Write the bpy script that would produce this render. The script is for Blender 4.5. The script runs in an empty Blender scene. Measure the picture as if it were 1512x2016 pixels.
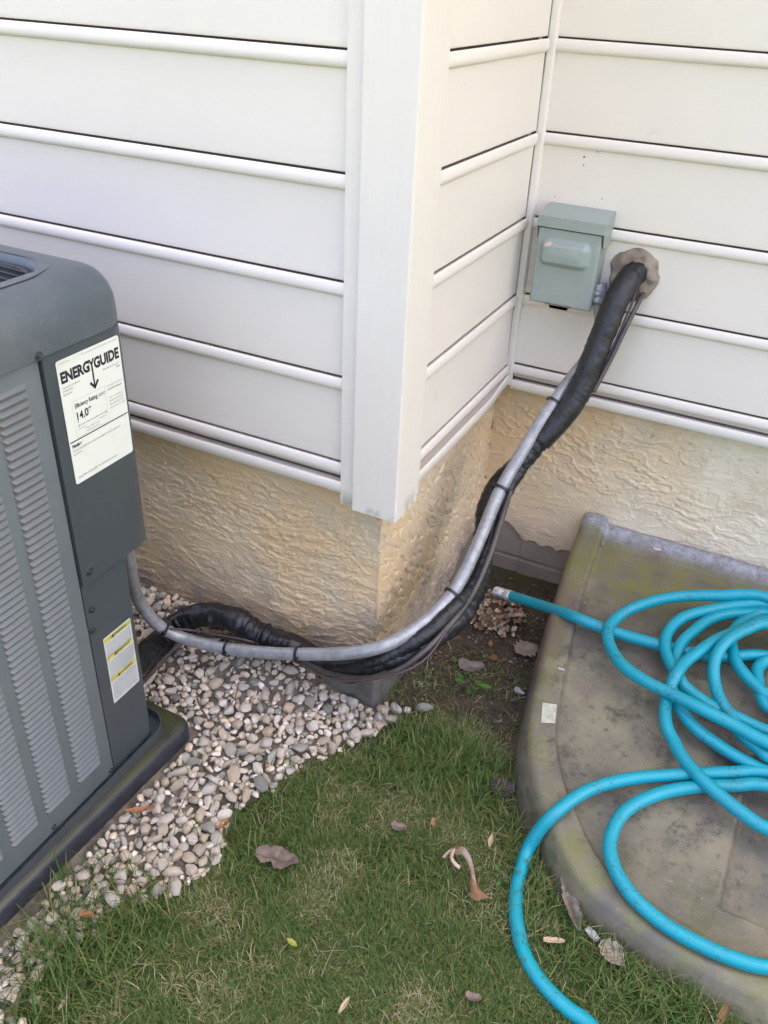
import bpy, bmesh, math, random
import numpy as np
from mathutils import Vector, Matrix, Euler

random.seed(7)
rng = np.random.default_rng(7)
S = bpy.context.scene
COL = S.collection
R = math.radians

# ------------------------------------------------------------------ camera (solved from the siding courses, metres)
FPX = 1692.86                                   # focal length in pixels of the 1512-wide photograph
CP = np.array([0.5553, -1.1961, 0.7586])
YAW, PITCH, ROLL = 0.44262, -0.56476, 0.04805
_cy, _sy = math.cos(YAW), math.sin(YAW)
_f = np.array([-_sy*math.cos(PITCH), _cy*math.cos(PITCH), math.sin(PITCH)])
_rt = np.array([_cy, _sy, 0.0]); _up = np.cross(_rt, _f)
_r = _rt*math.cos(ROLL) + _up*math.sin(ROLL); _u = -_rt*math.sin(ROLL) + _up*math.cos(ROLL)
cd = bpy.data.cameras.new('camera'); cam = bpy.data.objects.new('camera', cd); COL.objects.link(cam)
cd.sensor_fit = 'HORIZONTAL'; cd.sensor_width = 36; cd.lens = FPX/1512*36
cd.clip_start = 0.02; cd.clip_end = 500
cam.matrix_world = Matrix(((_r[0], _u[0], -_f[0], CP[0]), (_r[1], _u[1], -_f[1], CP[1]), (_r[2], _u[2], -_f[2], CP[2]), (0, 0, 0, 1)))
S.camera = cam

# ------------------------------------------------------------------ sky, sun, exposure
SUN_EL, SUN_AZ = R(48), R(20)                   # the sun stands behind the house, which shades this corner
W = bpy.data.worlds.new('World'); S.world = W; W.use_nodes = True
wn = W.node_tree; bg = wn.nodes['Background']
sky = wn.nodes.new('ShaderNodeTexSky'); sky.sky_type = 'NISHITA'; sky.sun_disc = False
sky.sun_elevation = SUN_EL; sky.sun_rotation = SUN_AZ
sky.air_density = 0.4; sky.dust_density = 10.0; sky.ozone_density = 0.0
wn.links.new(sky.outputs[0], bg.inputs[0]); bg.inputs[1].default_value = 0.12
sd = bpy.data.lights.new('sun', 'SUN'); sun = bpy.data.objects.new('sun', sd); COL.objects.link(sun)
sd.energy = 4.0; sd.angle = R(0.53); sd.color = (1, 0.95, 0.87)
_sdir = Vector((math.sin(SUN_AZ)*math.cos(SUN_EL), math.cos(SUN_AZ)*math.cos(SUN_EL), math.sin(SUN_EL)))
sun.rotation_euler = _sdir.to_track_quat('Z', 'Y').to_euler(); sun.location = (0, 0, 10)
vs = S.view_settings
vs.view_transform = 'Standard'; vs.look = 'None'; vs.gamma = 1; vs.use_curve_mapping = False
vs.exposure = 4.02

# ------------------------------------------------------------------ helpers
D = 0.6146                                      # the return wall is this deep
REC = 0.033                                     # stucco sits this far behind the siding
GZ = -0.60                                      # lawn level

def ray(px, py):
    return CP, _r*(px-756)/FPX - _u*(py-1008)/FPX + _f
def at(px, py, ax, v):
    o, d = ray(px, py); return o + d*(v-o[ax])/d[ax]
CZ0, CSL = -0.366, 0.2                          # sloping plane of the window well cover
def on_cover(px, py, lift=0.0):
    o, d = ray(px, py)
    t = (CZ0 + lift - CSL*(.645-o[1]) - o[2])/(d[2]-CSL*d[1]); return o + t*d
def cover_z(y): return CZ0 - CSL*(.645-y)

def sm(a, b, x):
    t = np.clip((np.asarray(x, float)-a)/(b-a), 0, 1); return t*t*(3-2*t)

_perm = rng.permutation(512)
def vnoise(x, y, seed=0):
    x = np.asarray(x, float)+seed*17.13; y = np.asarray(y, float)+seed*5.71
    xi = np.floor(x).astype(int); yi = np.floor(y).astype(int); fx = x-xi; fy = y-yi
    fx = fx*fx*fx*(fx*(fx*6-15)+10); fy = fy*fy*fy*(fy*(fy*6-15)+10)
    h = lambda a, b: _perm[(_perm[(a) & 511]+b) & 511]/255.5-1
    return (h(xi, yi)*(1-fx)+h(xi+1, yi)*fx)*(1-fy)+(h(xi, yi+1)*(1-fx)+h(xi+1, yi+1)*fx)*fy
def fbm(x, y, o=4, seed=0):
    s = 0; a = 0.5
    for k in range(o):
        s = s + a*vnoise(np.asarray(x)*2**k, np.asarray(y)*2**k, seed+k*3); a *= .5
    return s

def link(name, me, mat=None, parent=None, smooth=False):
    o = bpy.data.objects.new(name, me); COL.objects.link(o)
    if mat is not None and len(me.materials) == 0: me.materials.append(mat)
    if parent is not None: attach(o, parent)
    if smooth: me.shade_smooth()
    return o
def attach(o, parent):
    o.parent = parent; m = Matrix.Identity(4); p = parent
    while p is not None:
        m = p.matrix_basis.inverted() @ m if False else m; p = p.parent
    w = Matrix.Identity(4); chain = []; p = parent
    while p is not None: chain.append(p); p = p.parent
    for q in reversed(chain): w = w @ q.matrix_parent_inverse @ q.matrix_basis
    o.matrix_parent_inverse = w.inverted()
def pydata(verts, faces):
    me = bpy.data.meshes.new('m'); me.from_pydata([tuple(map(float, v)) for v in verts], [], faces); me.update(); return me
def npmesh(V, F):
    """fast mesh from numpy: V (n,3), F (m,k)"""
    me = bpy.data.meshes.new('m'); V = np.asarray(V, np.float32); F = np.asarray(F, np.int32)
    k = F.shape[1]; me.vertices.add(len(V)); me.vertices.foreach_set('co', V.ravel())
    me.loops.add(F.size); me.loops.foreach_set('vertex_index', F.ravel())
    me.polygons.add(len(F)); me.polygons.foreach_set('loop_start', np.arange(0, F.size, k, dtype=np.int32))
    me.update(calc_edges=True); me.validate(); return me
def thing(name, label, cat, loc=(0, 0, 0), group=None):
    o = bpy.data.objects.new(name, None); COL.objects.link(o); o.location = loc; o.empty_display_size = .05
    return tag(o, label, cat, group)
def tag(o, label=None, cat=None, group=None, kind=None):
    if label: o['label'] = label
    if cat: o['category'] = cat
    if group: o['group'] = group
    if kind: o['kind'] = kind
    return o
def bm_done(bm):
    me = bpy.data.meshes.new('m'); bmesh.ops.recalc_face_normals(bm, faces=bm.faces); bm.to_mesh(me); bm.free(); return me
def box_bm(lo, hi, bev=0, seg=2, bm=None):
    b = bmesh.new(); bmesh.ops.create_cube(b, size=1)
    for v in b.verts:
        v.co = Vector([lo[i]+(v.co[i]+.5)*(hi[i]-lo[i]) for i in range(3)])
    if bev: bmesh.ops.bevel(b, geom=b.edges[:], offset=bev, segments=seg, profile=.5, affect='EDGES')
    if bm is None: return b
    me = bpy.data.meshes.new('t'); b.to_mesh(me); b.free(); bm.from_mesh(me); bpy.data.meshes.remove(me); return bm
def box(name, lo, hi, mat, parent, bev=0, seg=2):
    me = bm_done(box_bm(lo, hi, bev, seg)); o = link(name, me, mat, parent)
    if bev: me.shade_smooth(); me.set_sharp_from_angle(angle=R(40))
    return o
def prism(poly, z0, z1, bev=0):
    bm = bmesh.new(); vs_ = [bm.verts.new((x, y, z0)) for x, y in poly]; f = bm.faces.new(vs_)
    g = bmesh.ops.extrude_face_region(bm, geom=[f])
    for v in g['geom']:
        if isinstance(v, bmesh.types.BMVert): v.co.z = z1
    if bev: bmesh.ops.bevel(bm, geom=bm.edges[:], offset=bev, segments=2, profile=.5, affect='EDGES')
    return bm_done(bm)
def rrect(x0, x1, y0, y1, r, n=8):
    P = []
    for cx, cy, a in ((x1-r, y1-r, 0), (x0+r, y1-r, 90), (x0+r, y0+r, 180), (x1-r, y0+r, 270)):
        for k in range(n+1):
            t = R(a+90*k/n); P.append((cx+r*math.cos(t), cy+r*math.sin(t)))
    return P
def smooth_path(P, step):
    """Catmull-Rom through P, resampled at even steps"""
    P = np.asarray(P, float); Q = np.vstack([2*P[0]-P[1], P, 2*P[-1]-P[-2]]); out = []
    for i in range(1, len(Q)-2):
        p0, p1, p2, p3 = Q[i-1:i+3]
        d = [max(np.linalg.norm(b-a), 1e-6)**.5 for a, b in ((p0, p1), (p1, p2), (p2, p3))]
        m1 = (p2-p1) + d[1]*((p1-p0)/d[0]-(p2-p0)/(d[0]+d[1])); m2 = (p2-p1) + d[1]*((p3-p2)/d[2]-(p3-p1)/(d[1]+d[2]))
        t = np.linspace(0, 1, 24, endpoint=False)[:, None]
        out.append((2*t**3-3*t**2+1)*p1+(t**3-2*t**2+t)*m1+(-2*t**3+3*t**2)*p2+(t**3-t**2)*m2)
    out = np.vstack(out+[P[-1:]])
    s = np.r_[0, np.cumsum(np.linalg.norm(np.diff(out, axis=0), axis=1))]
    u = np.linspace(0, s[-1], max(2, int(s[-1]/step)+1))
    return np.stack([np.interp(u, s, out[:, k]) for k in range(3)], 1), u
def tube_mesh(P, r, n=12, step=.006, rfun=None, raw=False):
    C, u = (np.asarray(P, float), None) if raw else smooth_path(P, step)
    if u is None: u = np.r_[0, np.cumsum(np.linalg.norm(np.diff(C, axis=0), axis=1))]
    T = np.gradient(C, axis=0); T /= np.linalg.norm(T, axis=1)[:, None]+1e-12
    N = np.zeros_like(C); a = np.array([0, 0, 1.]) if abs(T[0][2]) < .9 else np.array([1., 0, 0])
    N[0] = a-T[0]*(a@T[0]); N[0] /= np.linalg.norm(N[0])
    for i in range(1, len(C)):
        v = N[i-1]-T[i]*(N[i-1]@T[i]); N[i] = v/(np.linalg.norm(v)+1e-12)
    B = np.cross(T, N); th = np.linspace(0, 2*np.pi, n, endpoint=False)
    rr = np.full((len(C), n), r) if rfun is None else r*rfun(u[:, None], th[None, :])
    V = C[:, None, :]+rr[..., None]*(np.cos(th)[None, :, None]*N[:, None, :]+np.sin(th)[None, :, None]*B[:, None, :])
    m = len(C); V = V.reshape(-1, 3); I = np.arange(m*n).reshape(m, n)
    F = np.stack([I[:-1], np.roll(I, -1, 1)[:-1], np.roll(I, -1, 1)[1:], I[1:]], -1).reshape(-1, 4)
    V = np.vstack([V, C[0], C[-1]]); a, b = m*n, m*n+1
    caps = [(a, I[0, (k+1) % n], I[0, k], I[0, k]) for k in range(n)]+[(b, I[-1, k], I[-1, (k+1) % n], I[-1, (k+1) % n]) for k in range(n)]
    fs = [tuple(f) for f in F]+[c[:3] for c in caps]
    me = pydata(V, [tuple(map(int, f)) for f in fs]); me.shade_smooth(); return me
def tube(name, P, r, mat, parent=None, **k):
    return link(name, tube_mesh(P, r, **k), mat, parent)
def in_poly(P, x, y):
    x = np.asarray(x, float); y = np.asarray(y, float); c = np.zeros(x.shape, bool); n = len(P)
    for i in range(n):
        x0, y0 = P[i]; x1, y1 = P[(i+1) % n]
        c ^= ((y0 > y) != (y1 > y)) & (x < (x1-x0)*(y-y0)/(y1-y0+1e-15)+x0)
    return c
def sdist(P, x, y):
    """signed distance, positive inside"""
    x = np.asarray(x, float); y = np.asarray(y, float); d = np.full(x.shape, 1e9); n = len(P)
    for i in range(n):
        ax, ay = P[i]; bx, by = P[(i+1) % n]; ux, uy = bx-ax, by-ay
        t = np.clip(((x-ax)*ux+(y-ay)*uy)/(ux*ux+uy*uy+1e-15), 0, 1)
        d = np.minimum(d, np.hypot(x-ax-t*ux, y-ay-t*uy))
    return np.where(in_poly(P, x, y), d, -d)

# ------------------------------------------------------------------ materials
def mat(name, c, rough=.5, c2=None, scale=8, detail=6, lo=.4, hi=.6, metal=0, bump=0, bscale=60, spec=.5, stretch=(1, 1, 1), extra=None):
    m = bpy.data.materials.new(name); m.use_nodes = True; nt = m.node_tree; N, L = nt.nodes, nt.links
    b = N['Principled BSDF']; b.inputs['Roughness'].default_value = rough; b.inputs['Metallic'].default_value = metal
    b.inputs['Specular IOR Level'].default_value = spec
    b.inputs['Base Color'].default_value = (*c, 1)
    tc = N.new('ShaderNodeTexCoord'); mp = N.new('ShaderNodeMapping'); mp.inputs['Scale'].default_value = stretch
    L.new(tc.outputs['Object'], mp.inputs[0]); m['_'] = 1
    def noise(sc, det=5, rg=.6):
        n = N.new('ShaderNodeTexNoise'); n.inputs['Scale'].default_value = sc; n.inputs['Detail'].default_value = det
        n.inputs['Roughness'].default_value = rg; L.new(mp.outputs[0], n.inputs['Vector']); return n
    def ramp(sock, a, z):
        r = N.new('ShaderNodeMapRange'); r.inputs[1].default_value = a; r.inputs[2].default_value = z; L.new(sock, r.inputs[0]); return r.outputs[0]
    def mix(fac, a, bb, mode='MIX'):
        x = N.new('ShaderNodeMix'); x.data_type = 'RGBA'; x.blend_type = mode
        for s, v in ((x.inputs[0], fac), (x.inputs[6], a), (x.inputs[7], bb)):
            if hasattr(v, 'is_linked') or hasattr(v, 'links'): L.new(v, s)
            elif isinstance(v, (int, float)): s.default_value = v
            else: s.default_value = (*v, 1)
        return x.outputs[2]
    col = None
    if c2 is not None:
        col = mix(ramp(noise(scale, detail).outputs[0], lo, hi), c, c2); L.new(col, b.inputs['Base Color'])
    if bump:
        bp = N.new('ShaderNodeBump'); bp.inputs['Strength'].default_value = 1; bp.inputs['Distance'].default_value = bump
        L.new(noise(bscale, 6).outputs[0], bp.inputs['Height']); L.new(bp.outputs[0], b.inputs['Normal'])
    if extra: extra(dict(m=m, N=N, L=L, b=b, tc=tc, mp=mp, noise=noise, ramp=ramp, mix=mix, col=col))
    return m

def x_siding(k):
    N, L, mix, noise, ramp = k['N'], k['L'], k['mix'], k['noise'], k['ramp']
    g = ramp(noise(2.2, 3).outputs[0], .35, .7)
    c = mix(g, (.775, .695, .618), (.748, .672, .60))
    sp = noise(260, 2); c = mix(ramp(sp.outputs[0], .765, .80), c, (.30, .27, .22))       # specks
    st = noise(9, 8, .75); c = mix(ramp(st.outputs[0], .64, .80), c, (.50, .49, .45))     # faint grime
    L.new(c, k['b'].inputs['Base Color'])
M_siding = mat('vinyl siding', (.74, .72, .665), .42, bump=.0004, bscale=14, extra=x_siding, stretch=(1, 1, 1))
def x_post(k):
    N, L, mix, noise, ramp = k['N'], k['L'], k['mix'], k['noise'], k['ramp']
    k['mp'].inputs['Scale'].default_value = (1, 1, .06)
    c = mix(ramp(noise(150, 4).outputs[0], .3, .75), (.760, .685, .605), (.735, .665, .588))
    n2 = N.new('ShaderNodeTexNoise'); n2.inputs['Scale'].default_value = 22; n2.inputs['Detail'].default_value = 6
    L.new(k['tc'].outputs['Object'], n2.inputs['Vector'])
    z = N.new('ShaderNodeSeparateXYZ'); L.new(k['tc'].outputs['Object'], z.inputs[0])
    a = ramp(z.outputs[2], -.045, -.085)
    mm = N.new('ShaderNodeMath'); mm.operation = 'MULTIPLY'; L.new(a, mm.inputs[0]); L.new(ramp(n2.outputs[0], .5, .62), mm.inputs[1])
    c = mix(mm.outputs[0], c, (.28, .30, .20)); L.new(c, k['b'].inputs['Base Color'])
M_post = mat('vinyl post', (.7, .7, .65), .45, extra=x_post)
M_trim = mat('vinyl trim', (.77, .70, .62), .4, (.74, .675, .60), 12, 4, .4, .7)
M_gap = mat('dark gap', (.15, .12, .105), .9)  # shade inside laps and louvers is put into this colour; mud spots share it

def x_stucco(k):
    N, L, mix, noise, ramp = k['N'], k['L'], k['mix'], k['noise'], k['ramp']
    at_ = lambda n: [setattr(q := N.new('ShaderNodeAttribute'), 'attribute_name', n), q][1]
    n1 = noise(3.2, 5); n2 = noise(11, 6); n3 = noise(70, 4)
    c = mix(ramp(n1.outputs[0], .35, .62), (.76, .595, .40), (.73, .52, .30))
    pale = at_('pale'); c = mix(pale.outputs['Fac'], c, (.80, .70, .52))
    c = mix(ramp(n2.outputs[0], .48, .72), c, (.66, .54, .38))
    c = mix(ramp(n3.outputs[0], .62, .8), c, (.46, .35, .225))
    bl = at_('block')
    blk = mix(ramp(n2.outputs[0], .35, .65), (.40, .325, .25), (.31, .25, .19)); blk = mix(ramp(n3.outputs[0], .55, .75), blk, (.30, .27, .235))
    c = mix(bl.outputs['Fac'], c, blk)
    gr = at_('grime'); mu = N.new('ShaderNodeMath'); mu.operation = 'MULTIPLY'
    L.new(gr.outputs['Fac'], mu.inputs[0]); L.new(ramp(n2.outputs[0], .25, .6), mu.inputs[1])
    c = mix(mu.outputs[0], c, (.29, .24, .20)); L.new(c, k['b'].inputs['Base Color'])
M_stucco = mat('stucco', (.5, .39, .25), .95, bump=.0022, bscale=330, spec=.06, extra=x_stucco)

M_acgrey = mat('louver paint', (.140, .157, .163), .42, (.122, .139, .146), 14, 6, .35, .7, bump=.0002, bscale=300)
M_acdark = mat('charcoal paint', (.058, .067, .072), .40, (.050, .059, .064), 9, 6, .35, .7, bump=.0003, bscale=500)
def x_cap(k):
    mix, noise, ramp, L = k['mix'], k['noise'], k['ramp'], k['L']
    c = mix(ramp(noise(7, 7, .7).outputs[0], .42, .68), (.072, .086, .097), (.112, .121, .128))
    c = mix(ramp(noise(190, 3).outputs[0], .70, .76), c, (.34, .35, .34)); L.new(c, k['b'].inputs['Base Color'])
M_cap = mat('cap plastic', (.085, .10, .12), .40, bump=.0003, bscale=420, extra=x_cap)
M_black = mat('black metal', (.012, .012, .014), .45, (.03, .03, .03), 30)
M_fan = mat('fan grey', (.16, .17, .18), .5)
def x_pad(k):
    mix, noise, ramp, L, N = k['mix'], k['noise'], k['ramp'], k['L'], k['N']
    sep = N.new('ShaderNodeSeparateXYZ'); L.new(k['tc'].outputs['Object'], sep.inputs[0])
    c = mix(ramp(noise(26, 6).outputs[0], .4, .7), (.022, .023, .030), (.040, .041, .050))
    g = N.new('ShaderNodeMath'); g.operation = 'MULTIPLY'
    L.new(ramp(sep.outputs[2], -.556, -.546), g.inputs[0]); L.new(ramp(noise(9, 6, .7).outputs[0], .36, .62), g.inputs[1])
    c = mix(g.outputs[0], c, (.058, .060, .022)); L.new(c, k['b'].inputs['Base Color'])
M_pad = mat('plastic pad', (.03, .03, .036), .42, bump=.0005, bscale=250, extra=x_pad)
M_screw = mat('screw steel', (.10, .10, .10), .35, metal=.7)
M_paper = mat('label paper', (.72, .72, .64), .45, (.60, .58, .47), 16, 7, .55, .78)
M_ink = mat('label ink', (.012, .012, .018), .5)
M_inkg = mat('faded ink', (.24, .24, .24), .6)
M_inkl = mat('thin ink', (.42, .42, .40), .6)
M_yellow = mat('label yellow', (.58, .52, .06), .45, (.45, .40, .07), 60)
M_paper2 = mat('warning paper', (.60, .60, .58), .45, (.42, .42, .38), 30, 7, .45, .75)
def x_conduit(k):
    mix, noise, ramp, L = k['mix'], k['noise'], k['ramp'], k['L']
    c = mix(ramp(noise(42, 8, .75).outputs[0], .42, .60), (.36, .36, .365), (.25, .25, .255))
    c = mix(ramp(noise(170, 4, .7).outputs[0], .63, .70), c, (.06, .05, .045)); L.new(c, k['b'].inputs['Base Color'])
M_conduit = mat('grey conduit', (.3, .31, .34), .34, metal=.25, bump=.0005, bscale=80, extra=x_conduit)
def x_wrap(k):
    mix, noise, ramp, L = k['mix'], k['noise'], k['ramp'], k['L']
    c = mix(ramp(noise(16, 6, .7).outputs[0], .45, .7), (.009, .009, .010), (.020, .020, .021))
    c = mix(ramp(noise(40, 6, .7).outputs[0], .66, .76), c, (.07, .065, .045)); L.new(c, k['b'].inputs['Base Color'])
M_wrap = mat('black tape', (.012, .012, .013), .36, spec=.5, bump=.003, bscale=50, extra=x_wrap)
M_tie = mat('cable tie', (.012, .012, .012), .4)
M_wire = mat('brown cable', (.085, .045, .04), .45, (.05, .04, .045), 60)
M_copper = mat('dull pipe', (.055, .048, .048), .4, (.09, .065, .055), 40)
M_putty = mat('duct putty', (.34, .28, .215), .9, (.23, .185, .14), 26, 8, .35, .65, bump=.003, bscale=90, spec=.2)
def x_box(k):
    mix, noise, ramp, L = k['mix'], k['noise'], k['ramp'], k['L']
    c = mix(ramp(noise(10, 6).outputs[0], .35, .7), (.30, .345, .315), (.27, .310, .285))
    c = mix(ramp(noise(230, 3).outputs[0], .72, .77), c, (.12, .11, .10)); L.new(c, k['b'].inputs['Base Color'])
M_box = mat('grey green enamel', (.28, .34, .34), .36, bump=.0002, bscale=400, extra=x_box)
M_chip = mat('bare patch', (.55, .42, .36), .6)
M_steel = mat('dull steel', (.45, .45, .45), .4, (.3, .3, .3), 60, metal=.6)
def x_hose(k):
    mix, noise, ramp, L = k['mix'], k['noise'], k['ramp'], k['L']
    c = mix(ramp(noise(5, 5).outputs[0], .4, .65), (.003, .30, .37), (.003, .268, .333))
    a = noise(62, 6, .75); c = mix(ramp(a.outputs[0], .66, .78), c, (.03, .16, .175))
    b2 = noise(9, 3); f = k['N'].new('ShaderNodeMath'); f.operation = 'MULTIPLY'
    L.new(ramp(b2.outputs[0], .50, .62), f.inputs[0]); L.new(ramp(noise(150, 6, .7).outputs[0], .53, .63), f.inputs[1])
    c = mix(f.outputs[0], c, (.06, .085, .085)); L.new(c, k['b'].inputs['Base Color'])
M_hose = mat('turquoise rubber', (.006, .3, .42), .40, bump=.0004, bscale=200, extra=x_hose)
M_alu = mat('threaded fitting', (.78, .78, .76), .38, (.42, .42, .41), 90, metal=.6)
def x_cover(k):
    mix, noise, ramp, L, N = k['mix'], k['noise'], k['ramp'], k['L'], k['N']
    base = mix(ramp(noise(4.2, 7, .68).outputs[0], .40, .60), (.225, .192, .124), (.118, .102, .082))
    base = mix(ramp(noise(2.7, 4, .6).outputs[0], .53, .64), base, (.145, .090, .092))
    base = mix(ramp(noise(15, 9, .78).outputs[0], .50, .66), base, (.055, .050, .036))
    base = mix(ramp(noise(60, 9, .8).outputs[0], .54, .68), base, (.068, .062, .046))
    base = mix(ramp(noise(26, 8, .75).outputs[0], .58, .74), base, (.25, .22, .165))
    base = mix(ramp(noise(150, 4, .7).outputs[0], .64, .74), base, (.26, .235, .185))
    al = N.new('ShaderNodeAttribute'); al.attribute_name = 'algae'
    f = N.new('ShaderNodeMath'); f.operation = 'MULTIPLY'; L.new(al.outputs['Fac'], f.inputs[0]); L.new(ramp(noise(15, 9, .78).outputs[0], .40, .56), f.inputs[1])
    base = mix(f.outputs[0], base, (.175, .165, .055))
    lp = N.new('ShaderNodeAttribute'); lp.attribute_name = 'lip'
    base = mix(lp.outputs['Fac'], base, mix(ramp(noise(60, 7, .75).outputs[0], .38, .62), (.36, .36, .385), (.19, .185, .18)))  # sky reflection on the raised lip, put into a paler blue grey
    L.new(base, k['b'].inputs['Base Color'])
M_cover = mat('weathered plastic', (.2, .17, .14), .46, bump=.0006, bscale=160, extra=x_cover)
M_patch = mat('pale patch', (.50, .48, .38), .5, (.36, .34, .24), 60)

def x_pebble(k):
    mix, noise, ramp, L, N = k['mix'], k['noise'], k['ramp'], k['L'], k['N']
    oi = N.new('ShaderNodeObjectInfo'); r = N.new('ShaderNodeValToRGB'); r.color_ramp.interpolation = 'LINEAR'
    cols = [(0, (.62, .49, .34)), (.14, (.76, .66, .52)), (.28, (.55, .455, .345)), (.40, (.84, .77, .66)), (.54, (.67, .51, .34)),
            (.64, (.56, .48, .37)), (.78, (.86, .79, .68)), (.92, (.24, .235, .195)), (.955, (.27, .28, .235)), (1, (.72, .60, .46))]
    e = r.color_ramp.elements
    while len(e) < len(cols): e.new(.5)
    for x, (p, c) in zip(e, cols): x.position = p; x.color = (*c, 1)
    rnd = k.get('rnd') or oi.outputs['Random']
    L.new(rnd, r.inputs[0]); c = r.outputs[0]
    mv = N.new('ShaderNodeVectorMath'); mv.operation = 'ADD'; L.new(k['tc'].outputs['Object'], mv.inputs[0])
    cx = N.new('ShaderNodeCombineXYZ'); L.new(rnd, cx.inputs[0]); sc = N.new('ShaderNodeVectorMath'); sc.operation = 'SCALE'; sc.inputs[3].default_value = 50
    L.new(cx.outputs[0], sc.inputs[0]); L.new(sc.outputs[0], mv.inputs[1])
    def nz(s, d=5):
        n = N.new('ShaderNodeTexNoise'); n.inputs['Scale'].default_value = s; n.inputs['Detail'].default_value = d; n.inputs['Roughness'].default_value = .7
        L.new(mv.outputs[0], n.inputs['Vector']); return n.outputs[0]
    c = mix(ramp(nz(45), .42, .62), c, mix(.45, c, (.16, .12, .09)))
    c = mix(ramp(nz(120), .56, .7), c, mix(.5, c, (.62, .58, .52)))
    c = mix(ramp(nz(220, 3), .62, .72), c, (.11, .09, .07))
    L.new(c, k['b'].inputs['Base Color'])
M_pebble = mat('river pebble', (.4, .3, .2), .62, bump=.0016, bscale=140, spec=.35, extra=x_pebble)
def x_pebble2(k):
    g = k['N'].new('ShaderNodeNewGeometry'); k['rnd'] = g.outputs['Random Per Island']; x_pebble(k)
M_pebble2 = mat('river pebbles', (.4, .3, .2), .62, bump=.0016, bscale=140, spec=.35, extra=x_pebble2)
M_grit = mat('gravel bed soil', (.20, .165, .125), .95, (.10, .082, .062), 40, 8, bump=.006, bscale=60, spec=.15)
def x_ground(k):
    mix, noise, ramp, L, N = k['mix'], k['noise'], k['ramp'], k['L'], k['N']
    lawn = mix(ramp(noise(9, 7, .7).outputs[0], .36, .64), (.044, .066, .020), (.080, .086, .028))
    lawn = mix(ramp(noise(90, 6, .7).outputs[0], .52, .68), lawn, (.105, .090, .045))
    soil = mix(ramp(noise(30, 8, .7).outputs[0], .36, .64), (.105, .080, .056), (.052, .041, .030))
    soil = mix(ramp(noise(140, 5, .7).outputs[0], .60, .70), soil, (.22, .175, .125))
    a = N.new('ShaderNodeAttribute'); a.attribute_name = 'soil'
    L.new(mix(a.outputs['Fac'], lawn, soil), k['b'].inputs['Base Color'])
M_ground = mat('lawn ground', (.05, .05, .02), .95, bump=.006, bscale=70, spec=.15, extra=x_ground)
def x_grass(k):
    N, L, mix = k['N'], k['L'], k['mix']
    g = N.new('ShaderNodeNewGeometry'); r = N.new('ShaderNodeValToRGB'); e = r.color_ramp.elements
    cols = [(0, (.038, .100, .022)), (.3, (.082, .156, .036)), (.55, (.135, .200, .052)), (.75, (.190, .205, .058)), (.86, (.25, .225, .080)), (.95, (.38, .32, .17)), (1, (.50, .43, .27))]
    while len(e) < len(cols): e.new(.5)
    for x, (p, c) in zip(e, cols): x.position = p; x.color = (*c, 1)
    at_ = N.new('ShaderNodeAttribute'); at_.attribute_name = 'dry'
    s = N.new('ShaderNodeMath'); s.operation = 'MULTIPLY_ADD'; L.new(g.outputs['Random Per Island'], s.inputs[0]); s.inputs[1].default_value = .86
    L.new(at_.outputs['Fac'], s.inputs[2]); L.new(s.outputs[0], r.inputs[0])
    L.new(r.outputs[0], k['b'].inputs['Base Color']); k['b'].inputs['Transmission Weight'].default_value = 0
    tr = N.new('ShaderNodeBsdfTranslucent'); L.new(r.outputs[0], tr.inputs[0]); ms = N.new('ShaderNodeMixShader'); ms.inputs[0].default_value = .3
    L.new(k['b'].outputs[0], ms.inputs[1]); L.new(tr.outputs[0], ms.inputs[2]); L.new(ms.outputs[0], N['Material Output'].inputs[0])
M_grass = mat('grass blades', (.05, .1, .02), .5, spec=.3, extra=x_grass)
M_straw = mat('dry straw', (.30, .245, .145), .7, (.19, .15, .09), 50)
def leafmat(n, a, b): return mat(n, a, .65, b, 55, 7, .38, .64, bump=.0012, bscale=110, spec=.3)
M_lfbrown = leafmat('brown leaf', (.21, .155, .12), (.135, .095, .072))
M_lftan = leafmat('tan leaf', (.40, .325, .265), (.27, .21, .165))
M_lfgrey = leafmat('grey leaf', (.245, .20, .165), (.15, .12, .10))
M_lfpale = leafmat('pale curled leaf', (.60, .48, .38), (.42, .28, .19))
M_lforange = leafmat('orange leaf', (.36, .16, .065), (.21, .095, .045))
M_lfdark = leafmat('dark purple leaf', (.070, .048, .050), (.045, .035, .036))
M_lfyellow = leafmat('yellow leaf', (.36, .34, .06), (.25, .24, .05))
M_seed = leafmat('seed wing', (.48, .36, .23), (.36, .26, .16))
M_weed = leafmat('weed leaf', (.075, .165, .03), (.05, .12, .022))
M_white = mat('white scrap', (.46, .46, .47), .5, (.25, .24, .22), 70)
def x_petal(k):
    N, L, mix = k['N'], k['L'], k['mix']
    oi = N.new('ShaderNodeObjectInfo'); L.new(mix(oi.outputs['Random'], (.24, .135, .075), (.60, .45, .30)), k['b'].inputs['Base Color'])
M_petal = mat('dried petal', (.3, .2, .12), .7, bump=.001, bscale=150, extra=x_petal)
M_stem = mat('stem', (.24, .155, .09), .8)
M_roof = mat('roof shingles', (.07, .065, .06), .9, (.11, .10, .09), 30)
M_brick = mat('plain wall core', (.3, .28, .25), .9)

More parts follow.
